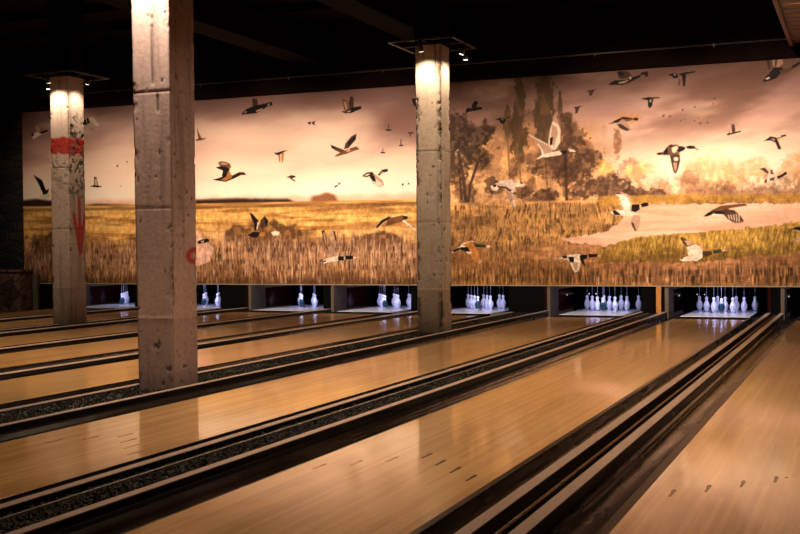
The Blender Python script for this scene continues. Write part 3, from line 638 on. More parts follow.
def paint_mural():
    x0, x1, z0, z1, d = -16.09, 3.2, 0.472, 4.0, 0.0112
    nx = int((x1 - x0) / d); nz = int((z1 - z0) / d)
    X, Z = np.meshgrid(np.linspace(x0, x1, nx + 1), np.linspace(z0, z1, nz + 1))
    img = np.zeros(X.shape + (3,))
    def blend(m, c):
        nonlocal img
        m = np.clip(m, 0, 1)[..., None]; img = img * (1 - m) + c * m
    land = {k: np.array(v) / 1000.0 for k, v in LAND.items()}
    # --- sky
    t = (Z - 1.95) / 2.05
    img = C3(252, 216, 188) * np.ones(X.shape + (1,))
    blend(sstep(0.08, 0.40, t), C3(244, 202, 172))
    blend(sstep(0.28, 0.68, t), C3(196, 148, 128))
    blend(sstep(0.55, 0.98, t), C3(150, 112, 100))
    n = fbm(X * 0.28, Z * 0.9, 3, 5)
    blend(sstep(0.45, 0.75, n) * sstep(0.15, 0.6, t) * 0.7, C3(132, 94, 82))
    n = fbm(X * 0.35 + 9, Z * 1.2, 8, 5)
    blend(sstep(0.5, 0.8, n) * 0.55, C3(244, 208, 178))
    R = sstep(-6.95, -6.7, X)
    n = fbm(X * 0.5 + 3, Z * 1.6 - X * 0.25, 21, 5)
    blend(R * sstep(0.42, 0.7, n) * sstep(0.2, 0.7, t) * 0.8, C3(118, 82, 66))
    n = fbm(X * 0.7 + 3, Z * 1.3 + 5, 23, 5)
    blend(R * sstep(0.45, 0.72, n) * 0.6, C3(246, 206, 172))
    Lm = 1 - R
    # --- far land on the left
    zs = np.interp(X, land['sea'][:, 0], land['sea'][:, 1])
    blend(Lm * sstep(zs + 0.22, zs + 0.06, Z + 0.08 * fbm(X * 4, Z * 4, 5, 3)) * 0.55, C3(206, 146, 112))
    for k in ('tl1', 'tl2', 'tl3', 'bush'):
        p = land[k].copy(); mk = np.zeros(X.shape)
        for s in (-0.03, 0, 0.03):
            for q in (-0.02, 0.0, 0.02): mk += poly_mask(X, Z, p + np.array([s, q])) / 9
        blend(Lm * mk * (0.85 + 0.4 * fbm(X * 9, Z * 12, 6, 3)), C3(72, 48, 36) if k != 'bush' else C3(150, 98, 66))
    ground = Lm * sstep(zs + 0.012, zs - 0.012, Z)
    blend(ground, C3(222, 164, 94))
    dz = zs - Z
    st = fbm(X * 1.1, Z * 14, 31, 5)
    blend(ground * sstep(0.45, 0.7, st) * 0.75, C3(150, 100, 52))
    st = fbm(X * 0.8 + 4, Z * 20, 35, 5)
    blend(ground * sstep(0.5, 0.75, st) * 0.7 * sstep(0.9, 0.2, dz), C3(240, 190, 110))
    blend(ground * sstep(0.03, 0.06, dz) * sstep(0.12, 0.08, dz) * 0.6, C3(120, 82, 48))
    pnk = fbm(X * 0.5, Z * 3, 38, 4)
    blend(ground * sstep(0.35, 0.7, dz) * sstep(1.1, 0.7, dz) * sstep(0.4, 0.65, pnk) * 0.55, C3(226, 172, 128))
    # darker shrubs in the marsh
    for (cx, cz, rx, rz, s) in ((-10.15, 1.34, 0.95, 0.36, 1), (-11.0, 1.42, 0.25, 0.2, 2), (-9.95, 1.05, 0.5, 0.3, 3), (-12.9, 1.3, 0.6, 0.2, 5), (-8.05, 1.25, 0.6, 0.2, 6), (-15.4, 1.05, 0.9, 0.5, 7)):
        e = 1 - np.sqrt(((X - cx) / rx) ** 2 + ((Z - cz) / rz) ** 2) + 0.9 * (fbm(X * 5, Z * 7, 40 + s, 4) - 0.5)
        blend(Lm * sstep(0.0, 0.4, e) * 0.85 * (0.6 + 0.4 * sstep(0.35, 0.6, fbm(X * 14, Z * 12, 60 + s, 3))), C3(92, 60, 40))
    # reeds on the left: tall thin strokes
    rt = 1.38 + 0.25 * (fbm(X * 0.7, 0 * Z, 50, 3) - 0.5)
    rz_ = Z + 0.22 * (vnoise(X * 26, Z * 0.9, 51) - 0.5) + 0.1 * (vnoise(X * 60, Z * 1.5, 52) - 0.5)
    rm = Lm * sstep(rt + 0.02, rt - 0.28, rz_)
    s1 = vnoise(X * 54 + 2 * vnoise(X * 3, Z * 4, 61), Z * 6.0, 62); s2 = vnoise(X * 70 + 3 * vnoise(X * 2, Z * 5, 63), Z * 9.0, 64)
    blend(rm * 0.8, C3(160, 114, 86))
    blend(rm * sstep(0.45, 0.85, s1) * 0.7, C3(214, 168, 132))
    blend(rm * sstep(0.5, 0.85, s2) * 0.85, C3(92, 62, 42))
    blend(rm * sstep(0.95, 0.6, Z) * sstep(0.4, 0.8, vnoise(X * 30, Z * 2.5, 65)) * 0.8, C3(150, 100, 58))
    blend(Lm * sstep(0.85, 0.5, Z + 0.2 * s1) * 0.7, C3(84, 54, 32))
    blend(Lm * poly_mask(X, Z, land['water_l']) * 0.75, C3(224, 172, 148))
    # --- right half: woodland, water, meadow
    fz = 2.55 + 0.35 * (fbm(X * 0.9, 0 * Z, 70, 4) - 0.5) + 0.5 * np.exp(-((X + 5.1) / 1.6) ** 2)
    fol = fbm(X * 3.2, Z * 3.2, 71, 5)
    back = R * sstep(fz + 0.25, fz - 0.25, Z + 0.5 * (fol - 0.5))
    left_w = sstep(-3.6, -4.3, X)
    blend(back * left_w * 0.85, C3(190, 134, 88))
    blend(back * left_w * sstep(0.45, 0.62, fbm(X * 5, Z * 5, 73, 5)) * 0.8, C3(232, 172, 116))
    blend(back * left_w * sstep(0.52, 0.7, fbm(X * 4, Z * 5, 74, 5)) * 0.7, C3(120, 82, 56))
    rw = 1 - left_w
    bz = sstep(2.62, 2.15, Z + 0.7 * (fbm(X * 2.4, Z * 2.2, 75, 5) - 0.5))
    blend(R * rw * bz * 0.65, C3(226, 174, 132))
    blend(R * rw * bz * sstep(0.46, 0.62, fbm(X * 5, Z * 6, 76, 5)) * 0.75, C3(206, 146, 104))
    blend(R * rw * bz * sstep(0.50, 0.66, fbm(X * 7, Z * 7, 77, 5)) * 0.6, C3(246, 204, 170))
    bz2 = sstep(2.26, 1.98, Z + 0.55 * (fbm(X * 2.2, Z * 2, 78, 5) - 0.5))
    blend(R * bz2 * rw * 0.75, C3(150, 106, 78))
    blend(R * bz2 * rw * sstep(0.5, 0.7, fbm(X * 8, Z * 9, 79, 4)) * 0.6, C3(214, 158, 118))
    # ground level trees as blobs of leaves
    def crown(cx, cz, rx, rz, col, seed, dens=0.9, fr=6.0, hi=None):
        e = 0.82 - np.sqrt(((X - cx) / rx) ** 2 + ((Z - cz) / rz) ** 2) + 1.5 * (fbm(X * fr, Z * fr, seed, 5, 0.75) - 0.5)
        m = R * sstep(0.0, 0.25, e) * dens * (0.55 + 0.45 * sstep(0.35, 0.55, fbm(X * 13, Z * 13, seed + 3, 3)))
        blend(m, C3(*col))
        h = sstep(0.5, 0.7, fbm(X * fr * 1.6, Z * fr * 1.6, seed + 9, 4))
        blend(m * h * 0.5, C3(*(hi or tuple(min(255, int(c * 1.5)) for c in col))))
    def trunk(pts, wd, col=(84, 58, 42)):
        for (ax, az), (bx, bz_) in zip(pts[:-1], pts[1:]):
            dx, dy = bx - ax, bz_ - az; nn = math.hypot(dx, dy); px, py = -dy / nn * wd, dx / nn * wd
            blend(R * poly_mask(X, Z, [(ax + px, az + py), (bx + px, bz_ + py), (bx - px, bz_ - py), (ax - px, az - py)]) * 0.85, C3(*col))
    crown(-3.74, 2.85, 0.09, 0.42, (150, 100, 66), 301, 0.8, 9)
    crown(-3.6, 3.22, 0.30, 0.10, (196, 140, 92), 302, 0.6, 9)
    for i in range(26):
        a = hash2(np.array([i]), np.array([3]), 5)[0]; b_ = hash2(np.array([i]), np.array([7]), 6)[0]; c_ = hash2(np.array([i]), np.array([9]), 8)[0]
        crown(-3.9 + a * 6.8, 2.08 + 0.5 * b_ * (0.5 + 0.5 * a), 0.18 + 0.22 * c_, 0.14 + 0.14 * b_,
              ((200, 144, 100), (218, 162, 114), (150, 106, 80), (228, 180, 146))[i % 4], 310 + i * 3, 0.6, 8)
    # poplars
    for (cx, zb, zt, w_, sd) in ((-5.42, 2.35, 4.12, 0.15, 330), (-4.97, 2.5, 4.3, 0.20, 340), (-4.70, 3.05, 3.72, 0.055, 350), (-5.62, 2.75, 3.55, 0.10, 333)):
        tt = np.clip((Z - zb) / (zt - zb), 0, 1)
        prof = w_ * (0.45 + 0.75 * np.sin(np.pi * np.clip(tt * 0.9 + 0.12, 0, 1)))
        e = 0.9 - np.abs(X - cx) / prof + 1.9 * (fbm(X * 9, Z * 5, sd, 5, 0.75) - 0.5)
        m = R * sstep(0.05, 0.3, e) * sstep(zb - 0.1, zb + 0.5, Z) * (Z < zt)
        blend(m * 0.92, C3(98, 72, 48)); blend(m * sstep(0.5, 0.7, fbm(X * 9, Z * 5, sd + 5, 4)) * 0.45, C3(154, 112, 66))
        trunk([(cx, zb + 0.25), (cx + 0.05, 1.95)], 0.016, (150, 104, 70))
    blend(R * sstep(2.0, 2.9, Z) * sstep(3.5, 2.4, Z) * sstep(0.5, 0.2, np.abs(X + 5.1)) * sstep(0.5, 0.66, fbm(X * 8, Z * 3, 345, 4)) * 0.4, C3(200, 140, 72))
    # pines behind the middle column
    crown(-6.55, 3.05, 0.42, 0.52, (70, 50, 36), 360, 0.95, 5); crown(-6.1, 3.02, 0.36, 0.36, (78, 56, 40), 370, 0.95, 6)
    crown(-6.2, 2.72, 0.42, 0.28, (74, 52, 38), 380, 0.9, 6); crown(-6.6, 2.5, 0.4, 0.4, (78, 56, 40), 385, 0.85, 6); crown(-6.35, 2.0, 0.22, 0.25, (96, 70, 48), 386, 0.7, 7)
    trunk([(-6.52, 2.8), (-6.42, 2.3), (-6.38, 1.9)], 0.03); trunk([(-6.12, 2.7), (-6.3, 2.2), (-6.34, 1.9)], 0.025); trunk([(-6.5, 2.5), (-6.46, 1.95)], 0.02)
    # broad tree right of the poplars, and the dark bushes under it
    for i, (cx, cz, rx, rz) in enumerate(((-4.68, 2.75, 0.42, 0.35), (-4.45, 2.95, 0.25, 0.3), (-4.35, 2.55, 0.45, 0.3), (-4.85, 2.45, 0.45, 0.25), (-4.6, 3.15, 0.16, 0.25), (-4.5, 2.3, 0.4, 0.22))):
        crown(cx, cz, rx, rz, (92, 64, 46), 400 + 7 * i, 0.9, 6)
    trunk([(-4.62, 2.7), (-4.6, 1.85)], 0.028, (80, 54, 40))
    for i, (cx, cz, rx, rz) in enumerate(((-4.25, 2.08, 0.4, 0.22), (-3.85, 2.1, 0.38, 0.26), (-3.5, 1.98, 0.3, 0.17), (-5.0, 1.98, 0.3, 0.14), (-5.35, 2.05, 0.3, 0.12), (-3.15, 1.95, 0.3, 0.12), (-5.9, 2.15, 0.25, 0.18))):
        crown(cx, cz, rx, rz, (94, 66, 48), 450 + 7 * i, 0.9, 7)
    crown(-3.95, 2.40, 0.26, 0.18, (222, 156, 84), 480, 0.7, 9); crown(-3.45, 2.35, 0.26, 0.18, (232, 178, 112), 487, 0.6, 9)
    # meadow, water, banks
    hz = 1.885
    blend(R * sstep(hz + 0.02, hz - 0.02, Z), C3(180, 130, 80))
    blend(R * sstep(hz + 0.02, hz - 0.02, Z) * sstep(hz - 0.13, hz - 0.05, Z) * sstep(0.4, 0.6, fbm(X * 1.5, Z * 10, 500, 4)) * left_w * 0.7, C3(232, 168, 112))
    gr = R * sstep(hz, hz - 0.05, Z)
    g1 = vnoise(X * 48 + 4 * vnoise(X * 3, Z * 4, 161), Z * 8.0, 162); g2 = vnoise(X * 70 + 5 * vnoise(X * 2, Z * 5, 167), Z * 11.0, 164); g3 = fbm(X * 1.1, Z * 5, 166, 4)
    blend(gr * sstep(0.5, 0.9, g1) * 0.5, C3(212, 160, 100)); blend(gr * sstep(0.5, 0.85, g2) * 0.75, C3(96, 66, 38))
    blend(gr * sstep(0.5, 0.68, g3) * 0.5, C3(118, 82, 50)); blend(gr * sstep(1.3, 0.7, Z) * 0.6, C3(124, 84, 52))
    wob = np.array([[0, 0]])
    def area(key, col, a=1.0, k=0.06, sd=0):
        # feather the outline with noise by sampling a shifted grid
        Xs = X + k * (fbm(X * 6, Z * 10, 520 + sd, 4) - 0.5) * 2; Zs = Z + k * (fbm(X * 14, Z * 5, 530 + sd, 4) - 0.5)
        p = land[key]; ins = np.zeros(X.shape, bool); j = len(p) - 1
        for i in range(len(p)):
            xi, zi = p[i]; xj, zj = p[j]
            if zi != zj: ins ^= ((zi > Zs) != (zj > Zs)) & (Xs < (xj - xi) * (Zs - zi) / (zj - zi) + xi)
            j = i
        m = ins.astype(float); m[1:-1, 1:-1] = (m[1:-1, 1:-1] * 4 + m[:-2, 1:-1] + m[2:, 1:-1] + m[1:-1, :-2] + m[1:-1, 2:]) / 8
        blend(m * a, C3(*col)); return m
    area('bank', (176, 128, 62), 0.85, 0.03, 1)
    wm = area('waterR', (226, 172, 140), 1, 0.08, 2)
    blend(wm * sstep(0.45, 0.7, fbm(X * 1.4, Z * 16, 540, 4)) * 0.45, C3(198, 140, 108))
    blend(wm * sstep(0.5, 0.7, fbm(X * 0.8, Z * 7, 541, 4)) * 0.5, C3(240, 190, 162))
    blend(wm * sstep(1.72, 1.86, Z) * sstep(0.4, 0.6, fbm(X * 6, Z * 3, 542, 3)) * 0.5, C3(204, 148, 104))
    bm_ = area('brownw', (186, 130, 88), 0.8, 0.08, 3)
    blend(bm_ * sstep(0.45, 0.7, fbm(X * 2, Z * 22, 545, 3)) * 0.5, C3(140, 94, 60))
    lw = R * sstep(1.05, 0.85, Z) * sstep(-4.8, -4.0, X) 
    blend(lw * 0.7, C3(168, 112, 76)); blend(lw * sstep(0.45, 0.7, fbm(X * 1.5, Z * 14, 546, 4)) * 0.45, C3(206, 146, 104))
    im = area('island', (176, 134, 64), 0.95, 0.10, 4)
    blend(im * sstep(0.45, 0.85, vnoise(X * 46 + Z * 9, Z * 9, 550)) * 0.65, C3(214, 168, 92)); blend(im * sstep(0.5, 0.9, vnoise(X * 60 - Z * 12, Z * 9, 551)) * 0.65, C3(112, 82, 36))
    blend(im * sstep(1.25, 0.95, Z + 0.15 * g1) * 0.55, C3(96, 66, 34))
    # reeds at the foot of the right half
    zt = 0.80 + 0.14 * (fbm(X * 1.2, 0 * Z, 560, 3) - 0.5) * 2
    rz_ = Z + 0.16 * (vnoise(X * 30, Z * 0.9, 561) - 0.5)
    rm = R * sstep(zt + 0.1, zt - 0.15, rz_)
    blend(rm * 0.6, C3(128, 90, 60)); blend(rm * sstep(0.5, 0.9, vnoise(X * 56, Z * 7, 562)) * 0.65, C3(214, 158, 108)); blend(rm * sstep(0.42, 0.8, vnoise(X * 62, Z * 7, 563)) * 0.85, C3(74, 50, 28))
    blend(rm * sstep(0.56, 0.49, Z) * 0.25, C3(176, 126, 72))
    blend(R * left_w * sstep(1.35, 0.7, Z) * sstep(0.5, 0.85, vnoise(X * 58, Z * 6, 565)) * 0.5, C3(104, 66, 34))
    blend(R * left_w * sstep(1.1, 0.6, Z) * sstep(0.5, 0.85, vnoise(X * 64, Z * 6, 566)) * 0.5, C3(206, 142, 70))
    # birds
    cols = BIRD_COLOURS
    for b_ in BIRDS:
        pts = [(b_[1][i] / 1000.0, b_[1][i + 1] / 1000.0) for i in range(0, len(b_[1]), 2)]
        blend(poly_mask(X, Z, pts) * 0.95, C3(*cols[b_[0]]))
    # printed grain: foliage and grass are mottled, the sky nearly smooth
    low = (1 - 0.85 * wm) * (Lm * sstep(1.98, 1.90, Z) * 0.8 + R * np.maximum(sstep(-3.6, -4.4, X) * sstep(3.0, 2.3, Z), sstep(2.35, 2.1, Z)))
    img = img * (1 + low * (0.62 * (fbm(X * 16, Z * 16, 720, 4, 0.8) - 0.5) + 0.35 * (fbm(X * 3, Z * 5, 730, 4) - 0.5)))[..., None]
    img = img * (0.985 + 0.03 * vnoise(X * 80, Z * 80, 700))[..., None]
    # display colours to reflectance
    img = np.clip(img, 0, 1)
    g = img.mean(2, keepdims=True)
    img = np.clip(g + (img - g) * MURAL_SAT, 0, 1) * np.array(MURAL_TINT)[None, None, :]
    lin = np.clip(img, 0, 1) ** MURAL_GAMMA * MURAL_GAIN
    return X, Z, np.clip(lin, 0, 0.85)
MURAL_SAT, MURAL_TINT, MURAL_GAMMA, MURAL_GAIN = 0.95, (1.0, 1.035, 1.07), 2.75, 1.0
def build_mural():
    X, Z, lin = paint_mural()
    nz, nx = X.shape
    co = np.zeros((nz * nx + 8, 3), np.float32)
    co[:nz * nx, 0] = X.ravel(); co[:nz * nx, 1] = YWALL; co[:nz * nx, 2] = Z.ravel()
    idx = np.arange(nz * nx).reshape(nz, nx)
    q = np.stack([idx[:-1, :-1], idx[:-1, 1:], idx[1:, 1:], idx[1:, :-1]], -1).reshape(-1, 4)
    x0, x1, z0, z1 = X[0, 0], X[0, -1], Z[0, 0], Z[-1, 0]; n = nz * nx
    co[n:] = [(x0, YWALL, z0), (x1, YWALL, z0), (x1, YWALL, z1), (x0, YWALL, z1), (x0, YWALL + 0.05, z0), (x1, YWALL + 0.05, z0), (x1, YWALL + 0.05, z1), (x0, YWALL + 0.05, z1)]
    ex = np.array([(0, 4, 5, 1), (1, 5, 6, 2), (2, 6, 7, 3), (3, 7, 4, 0), (4, 7, 6, 5)]) + n
    q = np.concatenate([q, ex]).astype(np.int32)
    me = bpy.data.meshes.new('mural_panel')
    me.vertices.add(len(co)); me.vertices.foreach_set('co', co.ravel())
    me.loops.add(q.size); me.loops.foreach_set('vertex_index', q.ravel())
    me.polygons.add(len(q)); me.polygons.foreach_set('loop_start', np.arange(0, q.size, 4, dtype=np.int32))
    me.update(calc_edges=True)
    a = me.color_attributes.new('print', 'FLOAT_COLOR', 'POINT')
    c = np.ones((len(co), 4), np.float32); c[:n, :3] = lin.reshape(-1, 3); c[n:, :3] = 0.05
    a.data.foreach_set('color', c.ravel())
    me.materials.append(M['mural'])
    o = bpy.data.objects.new('mural_panel', me); COL.objects.link(o)
    return tag(o, 'wide sepia wall mural of ducks flying over a marsh with trees and water', 'mural')
build_mural()
# ------------------------------------------------------------------ lanes
def gutter_profile(xi, xo, fl):
    """xi: lane-side edge, xo: outer edge, fl: flange width on the lane side"""
    s = 1 if xo > xi else -1
    a = xi + s * fl; w_ = abs(xo - a); pts = [(xi + s * 0.001, -0.004), (a - s * 0.004, -0.004), (a, -0.012)]
    for t in np.linspace(0.0, 1.0, 11)[1:-1]:
        ang = math.pi * t
        pts.append((a + s * (w_ / 2 - w_ / 2 * math.cos(ang)), -0.012 - 0.085 * math.sin(ang) ** 0.55))
    pts += [(xo, -0.012), (xo, -0.13), (xi + s * 0.001, -0.13)]
    return pts
GUT = 0.235
for i, xl in enumerate(LANE_L):
    xr = xl + LW
    t = empty('bowling_lane', (xl, Y0, 0))
    tag(t, {0: 'rightmost wooden bowling lane, cut off by the right edge of the picture',
            1: 'wide foreground bowling lane with dark arrow marks, second from the right',
            2: 'long wooden bowling lane passing just in front of the big near column, third from right',
            3: 'wooden bowling lane just behind the near column, fourth from the right',
            4: 'wooden bowling lane fifth from the right, ending left of the middle column',
            5: 'wooden bowling lane sixth from the right, beside the far left column',
            6: 'narrow-looking bowling lane just behind the far left column, seventh from the right',
            7: 'farthest bowling lane at the left, next to the stone wall'}[i], 'bowling lane', 'bowling lanes')
    part(MB().box(xl, xr, Y0, YE, -0.08, 0.0), 'lane_surface', M['lane'], t, 0.002)
    for side in (-1, 1):
        xi, xo = (xl, xl - GUT) if side < 0 else (xr, xr + GUT)
        fl = 0.045 if (i == 0 and side < 0) else (0.035 if (i == 1 and side > 0) else 0.012)
        g = part(MB().extr_y(gutter_profile(xi, xo, fl), Y0, 17.85, 60, close=True, smooth=True), 'gutter', M['gutter'], t)
        ed = MB().box(min(xi, xi + side * fl), max(xi, xi + side * fl), Y0, 17.85, -0.006, 0.0)
        part(ed, 'edge_strip', M['flange'], g, 0.0015)
    part(MB().box(xl, xr, YE, 17.85, -0.08, -0.004), 'end_plate', M['black'], t)
    # seven arrows, five boards apart
    xc = (xl + xr) / 2
    for k in range(-3, 4):
        ax = xc + k * 0.137; ay = 5.53 - abs(k) * 0.155
        v = [(ax, ay + 0.085, 0.0007), (ax + 0.011, ay + 0.06, 0.0007), (ax + 0.009, ay - 0.02, 0.0007), (ax + 0.007, ay - 0.078, 0.0007),
             (ax - 0.007, ay - 0.078, 0.0007), (ax - 0.005, ay - 0.02, 0.0007), (ax - 0.011, ay + 0.06, 0.0007)]
        mb = MB(); mb.v = v + [(a, b, -0.002) for a, b, c in v]; mb.f = [tuple(range(7)), tuple(range(13, 6, -1))] + [(j, (j + 1) % 7, 7 + (j + 1) % 7, 7 + j) for j in range(7)]; mb.sm = [False] * 9
        part(mb, 'arrow_marker', M['faint_arrow'] if (i == 2 or (i == 1 and k < 0)) else M['arrow'], t, label='faint worn arrow marker' if (i == 1 and k < 0) else None)
    if i == 0:
        for dx, dy in ((0.045, 0.06), (0.33, 0.02)):
            part(MB().lathe([(0, 0.0008), (0.009, 0.0008), (0.009, -0.002), (0, -0.002)], 12, (xc + dx, 5.53 + dy, 0)), 'dot_marker', M['arrow'], t)

# ------------------------------------------------------------------ dividers between the lanes
def pebbles(x0, x1, y0, y1, z, n, rmin, rmax, seed, avoid=None):
    rs = np.random.RandomState(seed)
    base = np.array([(0, 0, 1), (0.9, 0, 0.1), (0.28, 0.86, 0), (-0.72, 0.53, 0.1), (-0.72, -0.53, 0), (0.28, -0.86, 0.1), (0, 0, -0.9)])
    fc = np.array([(0, 1, 2), (0, 2, 3), (0, 3, 4), (0, 4, 5), (0, 5, 1), (6, 2, 1), (6, 3, 2), (6, 4, 3), (6, 5, 4), (6, 1, 5)])
    u = rs.rand(n) ** 1.35
    cx = x0 + (x1 - x0) * rs.rand(n); cy = y0 + (y1 - y0) * u
    if avoid:
        keep = np.ones(n, bool)
        for a0, a1, b0, b1 in avoid: keep &= ~((cx > a0) & (cx < a1) & (cy > b0) & (cy < b1))
        cx = cx[keep]; cy = cy[keep]; n = len(cx)
    r = rmin + (rmax - rmin) * rs.rand(n)
    an = rs.rand(n) * 6.28; sq = 0.6 + 0.5 * rs.rand(n)
    P = np.repeat(base[None], n, 0) * (1 + 0.35 * (rs.rand(n, 7, 1) - 0.5))
    tx = rs.rand(n) * 1.2 - 0.6
    y2 = P[..., 1] * np.cos(tx)[:, None] - P[..., 2] * np.sin(tx)[:, None]; z2 = P[..., 1] * np.sin(tx)[:, None] + P[..., 2] * np.cos(tx)[:, None]
    x3 = P[..., 0] * np.cos(an)[:, None] - y2 * np.sin(an)[:, None]; y3 = P[..., 0] * np.sin(an)[:, None] + y2 * np.cos(an)[:, None]
    V = np.stack([x3 * r[:, None] + cx[:, None], y3 * r[:, None] + cy[:, None], z2 * (r * sq)[:, None] + (z + r * 0.35)[:, None]], -1).reshape(-1, 3)
    F = (fc[None] + (np.arange(n) * 7)[:, None, None]).reshape(-1, 3)
    mb = MB(); mb.v = [tuple(q) for q in V.tolist()]; mb.f = [tuple(q) for q in F.tolist()]; mb.sm = [False] * len(mb.f)
    return mb
COLS = [(-5.405, -5.067, 7.41, 7.765), (-5.415, -5.065, 13.48, 13.84), (-11.40, -11.055, 13.50, 13.87)]
# (label, far cap x0,x1,z ; near cap x0,x1,z)
DIV = [
 ('twin capped divider with a rail groove between the two rightmost lanes', (-1.411, -1.350, 0.055), (-1.222, -1.160, 0.055), 'rail'),
 ('divider filled with black gravel in the foreground, second from the right', (-3.370, -3.315, 0.052), (-2.990, -2.936, 0.055), 'gravel'),
 ('wide gravel filled divider holding the two nearer concrete columns', (-5.560, -5.500, 0.018), (-4.944, -4.895, 0.049), 'gravel'),
 ('single capped dark divider two lanes behind the near column base', None, (-7.235, -7.150, 0.018), 'plain'),
 ('dark divider with one pale cap, fifth from the right', None, (-9.060, -8.957, 0.028), 'plain'),
 ('gravel divider holding the far left concrete column', (-11.36, -11.28, 0.012), (-10.80, -10.690, 0.028), 'gravel'),
 ('farthest visible capped divider, behind the far left column', None, (-13.03, -12.886, 0.028), 'plain'),
]
for i, (lab, far, near, kind) in enumerate(DIV):
    xa = LANE_L[i + 1] + LW + GUT + 0.001     # right side of the next lane's gutter
    xb = LANE_L[i] - GUT - 0.001
    if far: xa = min(xa, far[0] - 0.001)
    xa = LANE_L[i + 1] + LW + GUT + 0.001
    t = empty('lane_divider', ((xa + xb) / 2, Y0, -0.16)); tag(t, lab, 'lane divider', 'lane dividers')
    yend = 18.1
    zb = {0: -0.05, 1: 0.012, 2: 0.0, 5: -0.005}.get(i, 0.0)
    bx0 = min(xa, far[0]) if far else xa
    part(MB().box(xa, xb, Y0, yend, -0.16, zb), 'bed', M['bed'], t)
    for c in (far, near):
        if c is None: continue
        x0, x1, z = c
        x0 = max(x0, xa); x1 = min(x1, xb)
        ri = part(MB().box(x0 + 0.002, x1 - 0.002, Y0, yend, zb, z - 0.007), 'riser', M['riser'], t)
        part(MB().box(x0, x1, Y0, yend, z - 0.007, z), 'cap_strip', M['cap'], t, 0.002)
        # dark side skirts on the cap
    if kind == 'rail':
        xm = (far[1] + near[0]) / 2
        pr = [(xm - 0.016, zb), (xm - 0.012, 0.026), (xm - 0.006, 0.036), (xm + 0.002, 0.038), (xm + 0.009, 0.032), (xm + 0.016, zb)]
        part(MB().extr_y(pr, Y0, yend, 1, close=True, smooth=False), 'guide_rail', M['ridge'], t)
    if kind == 'plain':
        part(MB().box(xa, near[0] - 0.0, Y0, yend, zb, 0.004), 'filler_board', M['flange'], t)
    if kind == 'gravel':
        x0 = max(far[1], xa); x1 = near[0]
        n = {1: 9500, 2: 9000, 5: 3500}[i]
        av = [(c[0] - 0.012, c[1] + 0.012, c[2] - 0.012, c[3] + 0.012) for c in COLS]
        g = part(pebbles(x0 + 0.012, x1 - 0.012, 2.5 if i < 5 else 8, yend, zb + 0.002, n, 0.007, 0.017, 11 + i, av), 'gravel', M['gravel'], t)
        g['kind'] = 'stuff'
        if i == 1:
            part(MB().box(-3.245, -3.232, Y0, yend, zb, zb + 0.022), 'edging', M['bright_metal'], t)

